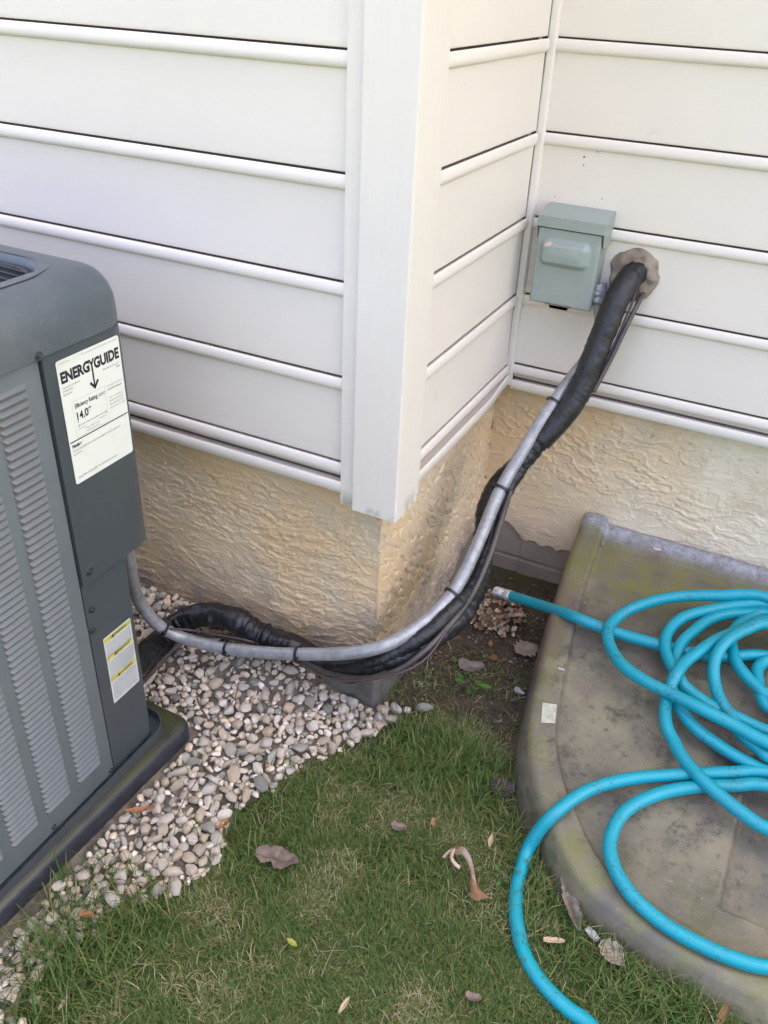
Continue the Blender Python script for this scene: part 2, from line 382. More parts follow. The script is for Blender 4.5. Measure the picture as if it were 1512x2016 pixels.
# ------------------------------------------------------------------ ground
lawn_px = [(800, 1412), (760, 1432), (690, 1462), (640, 1490), (565, 1540), (460, 1590), (435, 1660), (420, 1715), (340, 1752), (255, 1775), (200, 1800), (150, 1850), (85, 1900), (40, 1990), (10, 2080)]
gravel = [tuple(at(x, y, 2, GZ)[:2]) for x, y in lawn_px]
gravel = gravel + [(-.20, -1.12), (-1.3, -1.3), (-1.3, REC-.002), (-REC, REC-.002), tuple(at(738, 1385, 2, GZ)[:2]), tuple(at(785, 1385, 2, GZ)[:2])]
soilpoly = [tuple(at(x, y, 2, GZ)[:2]) for x, y in [(722, 1395), (760, 1430), (850, 1425), (930, 1440), (975, 1500), (1000, 1580), (1050, 1660), (1090, 1740), (1160, 1830), (1250, 1900), (1300, 1700), (1180, 1400), (1150, 1150)]] + [(.20, .64), (-REC, .64), (-REC, .03)]
PADX, PADY = -.305, -.232
def ground_z(x, y):
    x = np.asarray(x, float); y = np.asarray(y, float)
    b = sm(-.06, -.30, x)*sm(-.17, .02, y)*.078
    return GZ + b*np.where(y < .05, 1, 0)
def soil_amount(x, y):
    d = sdist(soilpoly, x, y) + .05*fbm(np.asarray(x)*14, np.asarray(y)*14, 3, 5)
    return sm(-.02, .05, d)
def axis_(lo, hi, step, far):
    a = list(np.arange(lo, hi+1e-6, step)); s = step; L_, H_ = [], []
    while (L_[-1] if L_ else lo) > -far: s *= 1.35; L_.append((L_[-1] if L_ else lo)-s)
    s = step
    while (H_[-1] if H_ else hi) < far: s *= 1.35; H_.append((H_[-1] if H_ else hi)+s)
    return np.array(L_[::-1]+a+H_)
gx = axis_(-1.2, 1.5, .012, 60); gy = axis_(-1.3, .7, .012, 60)
X, Y = np.meshgrid(gx, gy); near = np.exp(-((X-.2)**2+(Y+.3)**2)/2)
Z = ground_z(X, Y)+near*(.008*fbm(X*9, Y*9, 4, 2)+.003*fbm(X*50, Y*50, 2, 9))
I = np.arange(X.size).reshape(X.shape)
me = npmesh(np.stack([X.ravel(), Y.ravel(), Z.ravel()], 1), np.stack([I[:-1, :-1], I[:-1, 1:], I[1:, 1:], I[1:, :-1]], -1).reshape(-1, 4))
a = me.attributes.new('soil', 'FLOAT', 'POINT'); a.data.foreach_set('value', soil_amount(X, Y).ravel().astype(np.float32))
g = link('ground', me, M_ground, smooth=True); tag(g, kind='structure')

# gravel bed sheet just above the soil
bx_, by_ = np.meshgrid(np.arange(-1.3, .1, .012), np.arange(-1.3, REC+.006, .012)); I = np.arange(bx_.size).reshape(bx_.shape)
ins_ = sdist(gravel, bx_, by_)+.012*fbm(bx_*20, by_*20, 3, 6); bz_ = ground_z(bx_, by_)+.012+.004*fbm(bx_*30, by_*30, 2, 3)-.03*sm(.01, -.02, ins_)
fq = np.stack([I[:-1, :-1], I[:-1, 1:], I[1:, 1:], I[1:, :-1]], -1).reshape(-1, 4); fq = fq[(ins_.ravel()[fq] > -.02).all(1)]
me = npmesh(np.stack([bx_.ravel(), by_.ravel(), bz_.ravel()], 1), fq); me.shade_smooth(); bed = link('gravel_bed', me, M_grit); tag(bed, kind='structure')

# ------------------------------------------------------------------ the house
house = thing('house', 'beige house corner with beaded vinyl siding above a tan stucco foundation', 'house', (0, 0, GZ))
H_TOP = 5.6
PITCHV = 0.165
bead = [(.0004, .1394), (.0024, .1397), (.0052, .1412), (.0072, .1440), (.0080, .1478), (.0080, .1526), (.0070, .1574), (.0057, .1612), (.0038, .1627), (.0010, .1621), (-.005, .1594), (-.012, .1586)]
prof = [(-.010, .0022), (-.0006, .0006), (.0004, .0012), (.0009, .0030), (.0010, .010), (.0008, .06), (.0002, .1375)]+bead
def strip(prof_, P0, dirv, nrm, length, z0, seg=.05, seed=0, wav=.0011, dz=None, endwave=0):
    n = max(2, int(length/seg)+1); t = np.linspace(0, length, n); k = len(prof_); V = []
    P0 = np.array(P0); dirv = np.array(dirv); nrm = np.array(nrm)
    for tt in t:
        wv = wav*float(fbm(tt*2.1, seed*3.7, 2, seed))*2
        for (o_, z_) in prof_:
            w2 = wv*math.sin(min(1, max(0, z_/.13))*math.pi)+.0006*float(vnoise(tt*5, seed+z_*8, 4))
            p = P0+dirv*tt+nrm*(o_+w2); zz = z0+z_+(dz(tt) if dz else 0)
            V.append((p[0], p[1], zz))
    F = [(i*k+j, i*k+j+1, (i+1)*k+j+1, (i+1)*k+j) for i in range(n-1) for j in range(k-1)]
    me_ = pydata(V, F); bm_ = bmesh.new(); bm_.from_mesh(me_)
    bmesh.ops.recalc_face_normals(bm_, faces=bm_.faces)
    bm_.normal_update()
    f0 = max(bm_.faces, key=lambda f: f.calc_area())
    if Vector(nrm).dot(f0.normal) < 0: bmesh.ops.reverse_faces(bm_, faces=bm_.faces)
    bm_.to_mesh(me_); bm_.free(); me_.shade_smooth(); me_.set_sharp_from_angle(angle=R(50)); return me_
walls = [('A', (-4.5, 0, 0), (1, 0, 0), (0, -1, 0), 4.5-.085), ('C', (0, .085, 0), (0, 1, 0), (1, 0, 0), D-.085-.024), ('B', (.012, D, 0), (1, 0, 0), (0, -1, 0), 4.0)]
botprof = [(-.012, -.0385), (-.004, -.0300)]+[(o_, z_-PITCHV) for o_, z_ in bead]
stprof = [(-.02, -.0600), (.0105, -.0600), (.0120, -.0585), (.0120, -.0395), (.0108, -.0380), (.0085, -.0380), (.0080, -.0395), (.002, -.042), (-.014, -.044)]
for wi, (wn_, P0, dv, nv, ln) in enumerate(walls):
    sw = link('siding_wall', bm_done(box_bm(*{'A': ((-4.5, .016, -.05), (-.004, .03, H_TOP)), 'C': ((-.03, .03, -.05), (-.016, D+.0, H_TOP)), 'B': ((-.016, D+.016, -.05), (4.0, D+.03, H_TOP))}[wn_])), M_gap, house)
    for k in range(0, 7):
        link('siding_panel', strip(prof, P0, dv, nv, ln, k*PITCHV, seed=wi*20+k), M_siding, sw)
    bmj = bmesh.new()
    for k in range(7, int(H_TOP/PITCHV)):
        mm_ = strip(prof, P0, dv, nv, ln, k*PITCHV, seg=.6, seed=wi*20+k); bmj.from_mesh(mm_); bpy.data.meshes.remove(mm_)
    me = bpy.data.meshes.new('m'); bmj.to_mesh(me); bmj.free(); tag(link('siding_panels', me, M_siding, sw), kind='stuff')
    dzf = (lambda t, L_=ln: .016*float(sm(L_-.13, L_-.01, t))) if wn_ == 'C' else None
    link('siding_bead', strip(botprof, P0, dv, nv, ln, 0, seed=wi+70), M_siding, sw)
    link('starter_strip', strip(stprof, P0, dv, nv, ln, 0, seed=wi+90, wav=.0006, dz=dzf, seg=.02), M_trim, sw)
# outside corner post (two stepped faces)
e, q = .022, .0125
plan = [(-.096, -q), (-.0700, -q), (-.0670, -q-.0035), (-.0655, -e), (e-.003, -e), (e-.0008, -e+.0008), (e, -e+.003), (e, .0655), (q+.0035, .0670), (q, .0700), (q, .096),
        (q-.0025, .096), (q-.0025, .0705), (e-.004, .064), (e-.004, -e+.004), (-.064, -e+.004), (-.0705, -q+.0025), (-.096, -q+.0025)]
o = link('corner_post', prism(plan, -.0805, H_TOP), M_post, house)
for nm, plan2 in (('post_return', [(-.0960, -q+.0028), (-.0935, -q+.0028), (-.0935, .014), (-.0960, .014)]), ('post_return', [(q-.0028, .0960), (q-.0028, .0935), (-.014, .0935), (-.014, .0960)])):
    link(nm, prism(plan2, -.080, H_TOP), M_post, o)
# inside corner channel, two lengths lapped
def channel(z0, z1, dx, dy):
    P = [(-.001+dx, D-.0005), (.0155+dx, D-.0005), (.0155+dx, D-.0115-dy), (.0135+dx, D-.0145-dy), (.0015+dx, D-.0165-dy), (-.001+dx, D-.0150-dy)]
    return prism(P, z0, z1)
link('inside_corner_trim', channel(.128, H_TOP, 0, .002), M_trim, house)
link('inside_corner_trim', channel(-.052, .1279, -.003, -.001), M_trim, house)
# lap flange of the inside corner behind the return siding
box('inside_corner_flange', (-.0135, D-.034, -.04), (-.011, D-.016, H_TOP), M_trim, house)

for px_, py_, r_ in ((1150, 309, .0021), (1176, 299, .0013), (1149, 325, .0016), (1141, 292, .0012), (1092, 388, .0012), (1185, 392, .0012)):
    bm = bmesh.new(); c_ = at(px_, py_, 1, D-.001); bmesh.ops.create_icosphere(bm, subdivisions=1, radius=r_, matrix=Matrix.Translation(c_) @ Matrix.Diagonal((1, .5, 1.2, 1))); link('mud_spot', bm_done(bm), M_gap, house)
# stucco foundation: one relief sheet per face
def relief(u, v, seed, kind):
    w1 = fbm(u*5, v*5, 3, seed); w2 = fbm(u*5+9, v*5+4, 3, seed+1)
    if kind == 'sweep':
        uu = u+.05*w1; vv = v+.03*w2+.10*(u)*.35
        n1 = fbm(uu*14, vv*50, 3, seed+2); n2 = fbm(uu*26+3, vv*84, 3, seed+5); n3 = fbm(uu*70, vv*90, 3, seed+8)
        n1 = n1+.20*n3; n2 = n2+.2*n3
        h = .0023*sm(-.005, .007, n1)+.0019*sm(.05, .061, n2)-.0020*sm(.04, .26, n1)+.0011*n3+.0012*fbm(u*190, v*190, 2, seed+21)
        m = sm(-.15, .25, fbm(u*4, v*6, 3, seed+12)); return h*(.45+.55*m)*sm(REC-.004, REC+.012, np.abs(u))
    if kind == 'lace':
        uu = u+.04*w1; vv = v+.04*w2
        n1 = fbm(uu*17, vv*40, 3, seed+2)+.17*fbm(uu*85, vv*100, 2, seed+3); n2 = fbm(uu*34+3, vv*58, 3, seed+5)
        h = .0027*sm(-.005, .007, n1)+.0018*sm(.05, .061, n2)-.0021*sm(.06, .34, n1)+.0011*fbm(u*190, v*190, 2, seed+21)
        m = sm(-.2, .2, fbm(u*3, v*5, 3, seed+12)); return h*(.3+.7*m)
    uu = u*.8+v*.6; vv = -u*.6+v*.8                      # raked diagonally, with small pits
    n1 = fbm(uu*60, vv*16, 4, seed+2); pit = fbm(uu*90+5, vv*40, 3, seed+4)
    return .0018*sm(-.03, .06, n1)-.0036*sm(.13, .24, pit)+.0012*fbm(u*20, v*20, 3, seed)
def sheet(u0, u1, v0, v1, res, place, seed, kind, extra):
    nu, nv_ = int((u1-u0)/res)+1, int((v1-v0)/res)+1
    U, V = np.meshgrid(np.linspace(u0, u1, nu), np.linspace(v0, v1, nv_))
    h = relief(U, V, seed, kind); attr = extra(U, V)
    h = h*(1-attr['block'])-.006*attr['block']+attr.get('dh', 0)
    P = place(U, V, h); I_ = np.arange(U.size).reshape(U.shape)
    me_ = npmesh(P.reshape(-1, 3), np.stack([I_[:-1, :-1], I_[:-1, 1:], I_[1:, 1:], I_[1:, :-1]], -1).reshape(-1, 4))
    for n_ in ('block', 'grime', 'pale'):
        a_ = me_.attributes.new(n_, 'FLOAT', 'POINT'); a_.data.foreach_set('value', np.broadcast_to(attr[n_], U.shape).astype(np.float32).ravel())
    me_.shade_smooth(); return me_
ZB, ZT = -.74, -.03
def ex_A(U, V):
    n = fbm(U*6, V*6, 4, 31)
    gl = -.47+.012*fbm(U*18, V*3, 3, 33)
    corner = sm(-.30, -.10, U)
    line = np.where(U > -.26, -.50+.02*fbm(U*25, V*0, 3, 34), -.50-.2*sm(-.26, -.36, U))
    return dict(block=sm(.004, -.004, V-line), grime=np.clip(sm(-.30, -.52, V+.10*n)*.95+.35*sm(-.45, -.75, U)*sm(-.05, -.25, V)*.6, 0, 1), pale=.15*sm(-.2, -.05, U))
def ex_C(U, V):
    n = fbm(U*7, V*7, 4, 41)
    line = -.575+.10*sm(.40, .56, U)+.03*fbm(U*12, V*0, 3, 42)
    streak = sm(.5, .25, np.abs((U-.38)-.55*(V+.30))*9)*sm(-.15, -.3, V)
    return dict(block=sm(.004, -.004, V-line), grime=np.clip(sm(-.36, -.56, V+.12*n)*.9+.30*streak, 0, 1), pale=np.full(U.shape, .12))
def ex_B(U, V):
    n = fbm(U*7, V*7, 4, 51)
    line = -.445-.055*sm(.02, .10, U)+.022*sm(.17, .24, U)+.022*fbm(U*22, V*0, 4, 52)+.02*sm(.22, .3, U)
    blk = sm(.003, -.003, V-line)
    joint = sm(.006, .003, np.abs(U-.078+.006*fbm(V*20, U*0, 2, 54)))+sm(.006, .003, np.abs(V+.555))
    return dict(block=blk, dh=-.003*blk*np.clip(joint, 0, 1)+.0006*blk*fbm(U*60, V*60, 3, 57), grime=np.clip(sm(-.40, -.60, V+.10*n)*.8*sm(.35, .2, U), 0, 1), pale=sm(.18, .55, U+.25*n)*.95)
fnd = link('foundation_wall', sheet(-1.05, -REC+.0022, ZB, ZT, .0020, lambda U, V, h: np.stack([U, REC-h, V], -1), 1, 'sweep', ex_A), M_stucco, house)
link('foundation_wall', sheet(REC-.0022, D+REC, ZB, ZT, .0020, lambda U, V, h: np.stack([-REC+h, U, V], -1), 2, 'rake', ex_C), M_stucco, house)
link('foundation_wall', sheet(-REC, 1.35, ZB, ZT, .0020, lambda U, V, h: np.stack([U, D+REC-h, V], -1), 3, 'lace', ex_B), M_stucco, house)
coarse = [box('foundation_wall', (-4.5, REC+.003, ZB), (-1.05, .09, ZT), M_stucco, house), box('foundation_wall', (1.35, D+REC+.003, ZB), (4.0, D+.09, ZT), M_stucco, house)]
# footing block peeping out below the stucco at the outer corner
fb = bmesh.new(); z0, z1 = -.70, -.505
lo_ = [(-.30, -.0), (.004, -.018), (.004, .22), (-.05, .22), (-.05, .05), (-.30, .05)]; 
me = prism([(-.26, .020), (-.15, .012), (-.022, .010), (-.012, .022), (-.012, .20), (-.06, .20), (-.06, .06), (-.26, .06)], -.72, -.512, .003)
link('footing', me, mat('footing concrete', (.15, .135, .115), .9, (.085, .078, .066), 26, 8, .35, .65, bump=.002, bscale=90), house)
# the volume of the house behind its skins, and its roof
box('wall_core', (-4.5, .095, -.7), (-.06, 6, H_TOP), M_brick, house)
box('wall_core', (-.058, D+.095, -.7), (4.0, 6, H_TOP), M_brick, house)
box('roof', (-4.8, -.25, H_TOP+.002), (4.3, 6.3, H_TOP+.16), M_roof, house)

# ------------------------------------------------------------------ air conditioner
ACX = -.3445; AY1 = -.237; AY0 = -1.02; AX0 = ACX-.745
ac = thing('air_conditioner', 'grey air conditioner condenser with louvered side standing on a black pad', 'air conditioner', (ACX-.37, -.64, -.545))
SEAM = -.420
# louvered side panel with stamped louvers in columns
lp = box('louver_panel', (ACX-.012, AY0+.03, -.532), (ACX, SEAM, .2915), M_acgrey, ac, .0015)
LP, LW, CPT = .0127, .056, .0745
def louver_mesh(reps=None):
    V, F = [], []
    secs = [(0, .0008), (.002, .0030), (.005, .0046), (LW-.005, .0046), (LW-.002, .0034), (LW-.0006, .0018)]
    for (yy, oo) in secs:
        zl = .0060-(oo-.0046)*1.2
        V += [(0.0002, yy, .0120), (.0007, yy, .0112), (oo*.9, yy, zl+.0012), (oo, yy, zl), (oo*.94, yy, zl-.0007), (oo*.70, yy, zl-.0006)]
    k = 6
    for i in range(len(secs)-1):
        for j in range(k-1): F.append((i*k+j, i*k+j+1, (i+1)*k+j+1, (i+1)*k+j))
    me_ = pydata(V, F); bm_ = bmesh.new(); bm_.from_mesh(me_); bm_.normal_update()
    if sum(f.normal.x for f in bm_.faces) < 0: bmesh.ops.reverse_faces(bm_, faces=bm_.faces)
    bm_.to_mesh(me_); bm_.free(); me_.shade_smooth(); me_.set_sharp_from_angle(angle=R(60)); return me_
lm = louver_mesh(); lm.materials.append(M_acgrey)
nrow = 59; ztop = .2655
stuff_bm = bmesh.new()
for c_ in range(7):
    y0 = SEAM-.028-LW-c_*CPT
    box('louver_shade_strip', (ACX-.002, y0+.002, ztop-nrow*LP+.002), (ACX+.0004, y0+LW-.002, ztop-.001), M_gap, lp)  # solid dark strip, coloured as the shade under the slats
    for r_ in range(nrow):
        p = (ACX+.0004, y0, ztop-(r_+1)*LP)
        if c_ < 5:
            o = bpy.data.objects.new('louver', lm); COL.objects.link(o); attach(o, lp); o.location = p
        else:
            t_ = bmesh.new(); t_.from_mesh(lm); bmesh.ops.translate(t_, verts=t_.verts, vec=p); mm_ = bpy.data.meshes.new('t'); t_.to_mesh(mm_); t_.free(); stuff_bm.from_mesh(mm_); bpy.data.meshes.remove(mm_)
me = bpy.data.meshes.new('m'); stuff_bm.to_mesh(me); stuff_bm.free(); me.materials.clear(); tag(link('louvers', me, M_acgrey, lp), kind='stuff')
# charcoal service panel: upper box with rounded back corner
rr = .046
def corner_plan(y1, x1, r, xin):
    P = [(x1, SEAM+.003)]
    for k in range(11):
        t = R(90*k/10); P.append((x1-r+r*math.cos(t), y1-r+r*math.sin(t)))
    return P+[(xin, y1), (xin, y1-.05), (xin, SEAM+.003)]
me = prism(corner_plan(AY1, ACX+.0045, rr, ACX-.20), -.100, .2905); me.shade_smooth(); me.set_sharp_from_angle(angle=R(30))
up = link('service_panel', me, M_acdark, ac)
me = prism([(ACX-.003, SEAM+.004), (ACX-.003, -.3135), (ACX-.008, -.3080), (ACX-.06, -.3080), (ACX-.06, SEAM+.004)], -.5395, -.1005, .0012)
low = link('lower_service_panel', me, M_acdark, ac)
# rest of the cabinet
box('cabinet', (AX0, AY0, -.520), (ACX-.0125, SEAM+.0, .2912), M_acgrey, ac, .006)
box('cabinet_back', (AX0, SEAM+.0045, -.520), (ACX-.205, AY1, .2905), M_acgrey, ac, .006)
box('front_post', (ACX-.03, AY0-.002, -.532), (ACX+.004, AY0+.0298, .2912), M_acdark, ac, .006)
# top cap: rounded square shell with an opening for the fan
CT = .362
def ring_pts(inset, z, x0=AX0-.004, x1=ACX+.008, y0=AY0-.006, y1=AY1+.006, r=.062):
    rr_ = max(.012, r-inset); return [(x, y, z) for x, y in rrect(x0+inset, x1-inset, y0+inset, y1-inset, rr_, 10)]
rings = [ring_pts(.004, .2925), ring_pts(0, .2925), ring_pts(0, .298), ring_pts(0, .312)]
for t_ in (15, 30, 45, 60, 75, 90): rings.append(ring_pts(.048*(1-math.cos(R(t_))), .316+.062*math.sin(R(t_))))
rings += [ring_pts(.070, .3795)]
ox0, ox1, oy0, oy1 = AX0+.062, ACX-.055, AY0+.062, AY1-.068
def op(inset, z, r=.075): return ring_pts(inset, z, ox0, ox1, oy0, oy1, r)
rings += [op(-.012, .3800), op(-.006, .3792), op(0, .3765), op(.004, .368), op(.006, .335), op(.006, .30)]
V = [p for rg in rings for p in rg]; n = len(rings[0])
F = [(i*n+j, i*n+(j+1) % n, (i+1)*n+(j+1) % n, (i+1)*n+j) for i in range(len(rings)-1) for j in range(n)]
me = pydata(V, F); bm = bmesh.new(); bm.from_mesh(me); bmesh.ops.recalc_face_normals(bm, faces=bm.faces); bm.normal_update()
if max(bm.faces, key=lambda f: f.calc_center_median().z).normal.z < 0: bmesh.ops.reverse_faces(bm, faces=bm.faces)
bm.to_mesh(me); bm.free(); me.shade_smooth(); me.set_sharp_from_angle(angle=R(48)); cap = link('top_cap', me, M_cap, ac)
# fan guard
cxg, cyg = (ox0+ox1)/2, (oy0+oy1)/2
grille = tube('fan_guard', [(x, y, .367) for x, y, z in op(.012, 0)]+[op(.012, .367)[0]], .0032, M_black, ac, n=8, step=.01)
hw = (oy1-oy0)/2-.014
k = -hw+.012
while k < hw:
    y = cyg+k; dd = .075-.012; ex = (ox1-ox0)/2-.012
    edge = hw-abs(k)
    if edge < dd: ex -= dd-math.sqrt(max(0, dd*dd-(dd-edge)**2))
    tube('guard_wire', [(cxg-ex, y, .367), (cxg-ex*.5, y, .372), (cxg, y, .374), (cxg+ex*.5, y, .372), (cxg+ex, y, .367)], .0024, M_black, grille, n=6, step=.03)
    k += .0195
for xx in (-.16, 0, .16):
    tube('guard_wire', [(cxg+xx, cyg-hw+.002, .3635), (cxg+xx, cyg, .368), (cxg+xx, cyg+hw-.002, .3635)], .003, M_black, grille, n=6, step=.03)
bm = bmesh.new(); bmesh.ops.create_cone(bm, cap_ends=True, segments=32, radius1=.055, radius2=.05, depth=.09, matrix=Matrix.Translation((cxg, cyg, .285)))
hub = link('fan_hub', bm_done(bm), M_black, ac)
for b_ in range(4):
    bm = bmesh.new(); gr = []
    for i in range(7):
        r_ = .05+.235*i/6; w_ = .05+.075*i/6
        gr.append([bm.verts.new(Matrix.Rotation(R(90*b_+20), 4, 'Z') @ Vector((r_, w_*(j/3-.5), .035*(j/3-.5)-.002*i))+Vector((cxg, cyg, .275))) for j in range(4)])
    for i in range(6):
        for j in range(3): bm.faces.new((gr[i][j], gr[i+1][j], gr[i+1][j+1], gr[i][j+1]))
    me = bm_done(bm); o = link('fan_blade', me, M_fan, ac); o.modifiers.new('s', 'SOLIDIFY').thickness = .002
box('fan_deck', (AX0+.03, AY0+.03, .22), (ACX-.03, AY1-.05, .2255), M_fan, ac)
# base pan with its rolled flange
P = rrect(AX0-.006, ACX+.012, AY0-.01, -.266, .05, 8); Pi = rrect(AX0-.003, ACX+.0095, AY0-.007, -.2685, .0475, 8); n = len(P)
V = [(x, y, -.545) for x, y in P]+[(x, y, -.5235) for x, y in P]+[(x, y, -.5235) for x, y in Pi]+[(x, y, -.5405) for x, y in Pi]
F = [(i*n+j, i*n+(j+1) % n, (i+1)*n+(j+1) % n, (i+1)*n+j) for i in range(3) for j in range(n)]+[tuple(3*n+j for j in range(n)), tuple(j for j in reversed(range(n)))]
me = pydata(V, F); bm = bmesh.new(); bm.from_mesh(me); me = bm_done(bm); me.shade_smooth(); me.set_sharp_from_angle(angle=R(40))
# the flange only stands up beyond the louvered panel
for v in me.vertices:
    if v.co.y < SEAM+.005 and v.co.z > -.53: v.co.z = -.534
link('base_pan', me, M_acdark, ac)
def screw(x, y, z, nrm=(1, 0, 0), r=.0045, name='screw'):
    bm_ = bmesh.new(); q_ = Vector(nrm).to_track_quat('Z', 'Y').to_matrix().to_4x4()
    bmesh.ops.create_cone(bm_, cap_ends=True, segments=6, radius1=r*.95, radius2=r*.8, depth=.004, matrix=Matrix.Translation(Vector((x, y, z))+Vector(nrm)*.0028) @ q_)
    bmesh.ops.create_cone(bm_, cap_ends=True, segments=14, radius1=r*1.6, radius2=r*1.5, depth=.0012, matrix=Matrix.Translation(Vector((x, y, z))+Vector(nrm)*.0006) @ q_)
    return link(name, bm_done(bm_), M_screw, ac)
screw(ACX+.008, SEAM-.004, .2965)
screw(ACX+.0045, SEAM+.020, -.080); screw(ACX+.0, SEAM+.016, -.158, r=.0035); screw(ACX+.0, SEAM+.010, -.198, r=.0035)
screw(ACX+.0, SEAM-.008, -.521, r=.0035); screw(ACX+.0, SEAM-.150, -.521, r=.0035)
# dimple pressed round the upper screw
bm = bmesh.new(); bmesh.ops.create_uvsphere(bm, u_segments=20, v_segments=10, radius=.013, matrix=Matrix.Translation((ACX+.0025, SEAM+.024, -.076)) @ Matrix.Diagonal((.22, 1, 1, 1)))
me = bm_done(bm); me.shade_smooth(); link('pressed_boss', me, M_acdark, up)

# ---- labels: paper with real lettering, flat on the service panel
def lettering(parent, name, rows, frame, m):
    """rows: (text, u, v, size, bold offset, x-scale, align); frame: origin, u dir, v dir, normal (one mesh)"""
    O, U, Vv, Nn = [Vector(t) for t in frame]
    for (txt, u, v, size, bold, xs, al) in rows:
        cu = bpy.data.curves.new('t', 'FONT'); cu.body = txt; cu.size = size; cu.offset = bold; cu.align_x = 'LEFT'; cu.resolution_u = 3; cu.fill_mode = 'FRONT'
        ob = bpy.data.objects.new('t', cu); COL.objects.link(ob)
        dg = bpy.context.evaluated_depsgraph_get(); mm = bpy.data.meshes.new_from_object(ob.evaluated_get(dg))
        x_ = np.array([v.co.x for v in mm.vertices]); wid = x_.max()-x_.min(); xs = -xs/wid if xs < 0 else xs
        u = u-(x_.min()*xs) if al == 'LEFT' else (u-x_.max()*xs if al == 'RIGHT' else u-(x_.min()+x_.max())/2*xs)
        Mx = Matrix(((U.x*xs, Vv.x, Nn.x, 0), (U.y*xs, Vv.y, Nn.y, 0), (U.z*xs, Vv.z, Nn.z, 0), (0, 0, 0, 1)))
        p = O+U*u+Vv*v; mm.transform(Matrix.Translation(p) @ Mx)
        bpy.data.objects.remove(ob); bpy.data.curves.remove(cu); mm.materials.clear(); link(name, mm, m, parent)
def bars(parent, name, rects, frame, m, lift=.0004):
    O, U, Vv, Nn = [Vector(t) for t in frame]; V, F = [], []
    for (u0, v0, u1, v1) in rects:
        b = len(V)
        for (u, v) in ((u0, v0), (u1, v0), (u1, v1), (u0, v1)): V.append(O+U*u+Vv*v+Nn*lift)
        F.append((b, b+1, b+2, b+3))
    return link(name, pydata(V, F), m, parent)
X0 = ACX+.0052
LW_, LH = .1265, .1975                                             # label size
fr = ((X0+.0007, -.396, .0795), (0, 1, 0), (0, 0, 1), (1, 0, 0))
def label_paper(y0, z0, w, h, x, r=.006):
    bm_ = bmesh.new(); P_ = rrect(y0, y0+w, z0, z0+h, r, 4); vs2 = [bm_.verts.new((x, a_, b_)) for a_, b_ in P_]; f_ = bm_.faces.new(vs2)
    g_ = bmesh.ops.extrude_face_region(bm_, geom=[f_])
    for v_ in g_['geom']:
        if isinstance(v_, bmesh.types.BMVert): v_.co.x += .0005
    return bm_done(bm_)
el = link('energy_label', label_paper(-.396, .0795, LW_, LH, X0, .004), M_paper, ac)
lettering(el, 'lettering', [
    ('ENERG', .0045, .1635, .0225, .0011, -.0565, 'LEFT'), ('GUIDE', .0700, .1635, .0225, .0011, -.0530, 'LEFT'), ('Y', .0656, .1625, .0245, .0008, -.0130, 'CENTER'),
    ('Efficiency Rating', .0215, .1180, .0096, .00022, -.0460, 'LEFT'), ('14.0*', .0225, .0990, .0170, .0005, -.0300, 'LEFT'), ('Notice', .0045, .0600, .0076, .0004, -.0190, 'LEFT')], fr, M_ink)
lettering(el, 'small_print', [
    ('U.S. Government', .0045, .1915, .0036, 0, .85, 'LEFT'), ('Federal law prohibits removal of this label before consumer purchase.', .122, .1915, .0036, 0, .72, 'RIGHT'),
    ('Central Air Conditioner', .0045, .1545, .0042, .00005, .85, 'LEFT'), ('Cooling Only', .0045, .1495, .0042, .00005, .85, 'LEFT'), ('Split System', .0045, .1440, .0042, .00005, .85, 'LEFT'),
    ('Manufacturing Company, L.P.', .122, .1545, .0038, .00005, .8, 'RIGHT'), ('Model', .122, .1495, .0038, .0001, .8, 'RIGHT'),
    ('(SEER)*', .0690, .1180, .0070, .00008, .75, 'LEFT'), ('Least Efficient', .0215, .0835, .0034, 0, .8, 'LEFT'), ('Most Efficient', .0800, .0835, .0034, 0, .8, 'RIGHT'),
    ('Range of Similar Models', .0500, .0795, .0036, 0, .8, 'CENTER'), ('cooling only, split system', .0500, .0750, .0036, 0, .8, 'CENTER'),
    ('For energy cost info, visit', .0900, .1265, .0042, 0, .72, 'LEFT'), ('productinfo.energy.gov', .0900, .1205, .0042, .0001, .80, 'LEFT'),
    ("*Your air conditioner's", .0900, .1070, .0042, 0, .74, 'LEFT'), ('efficiency rating may be', .0900, .1015, .0042, 0, .74, 'LEFT'), ('better depending on the', .0900, .0960, .0042, 0, .74, 'LEFT'), ('coil your contractor installs', .0900, .0905, .0042, 0, .68, 'LEFT'),
    ('Federal law allows this unit to be installed in all U.S. states and', .0045, .0535, .0050, .00004, .80, 'LEFT'), ('territories.', .0045, .0475, .0050, .00004, .80, 'LEFT'),
    ('Energy Efficiency Ratio (EER): The installed system minimum', .0060, .0085, .0044, .00004, .80, 'LEFT')], fr, M_inkg)
bars(el, 'printed_line', [(.0015, .0690, .1250, .0707), (.0225, .0895, .0810, .0901), (.0225, .0870, .0232, .0925), (.0803, .0870, .0810, .0925), (.0415, .0890, .0421, .0912), (.0605, .0890, .0611, .0912), (.0215, .0955, .0240, .0970),
    (.0642, .1370, .0670, .1700)], fr, M_ink, .0003)
ar = pydata([Vector(fr[0])+Vector((.0003, u, v)) for u, v in ((.0656, .1325), (.0560, .1440), (.0590, .1465), (.0656, .1385), (.0722, .1465), (.0752, .1440))], [(0, 3, 2, 1), (0, 5, 4, 3)])
link('arrow_mark', ar, M_ink, el)
bars(el, 'frame_line', [(.0165, .0725, .0845, .0729), (.0165, .1300, .0845, .1304), (.0165, .0729, .0169, .1300), (.0841, .0729, .0845, .1300)], fr, M_inkl, .0002)
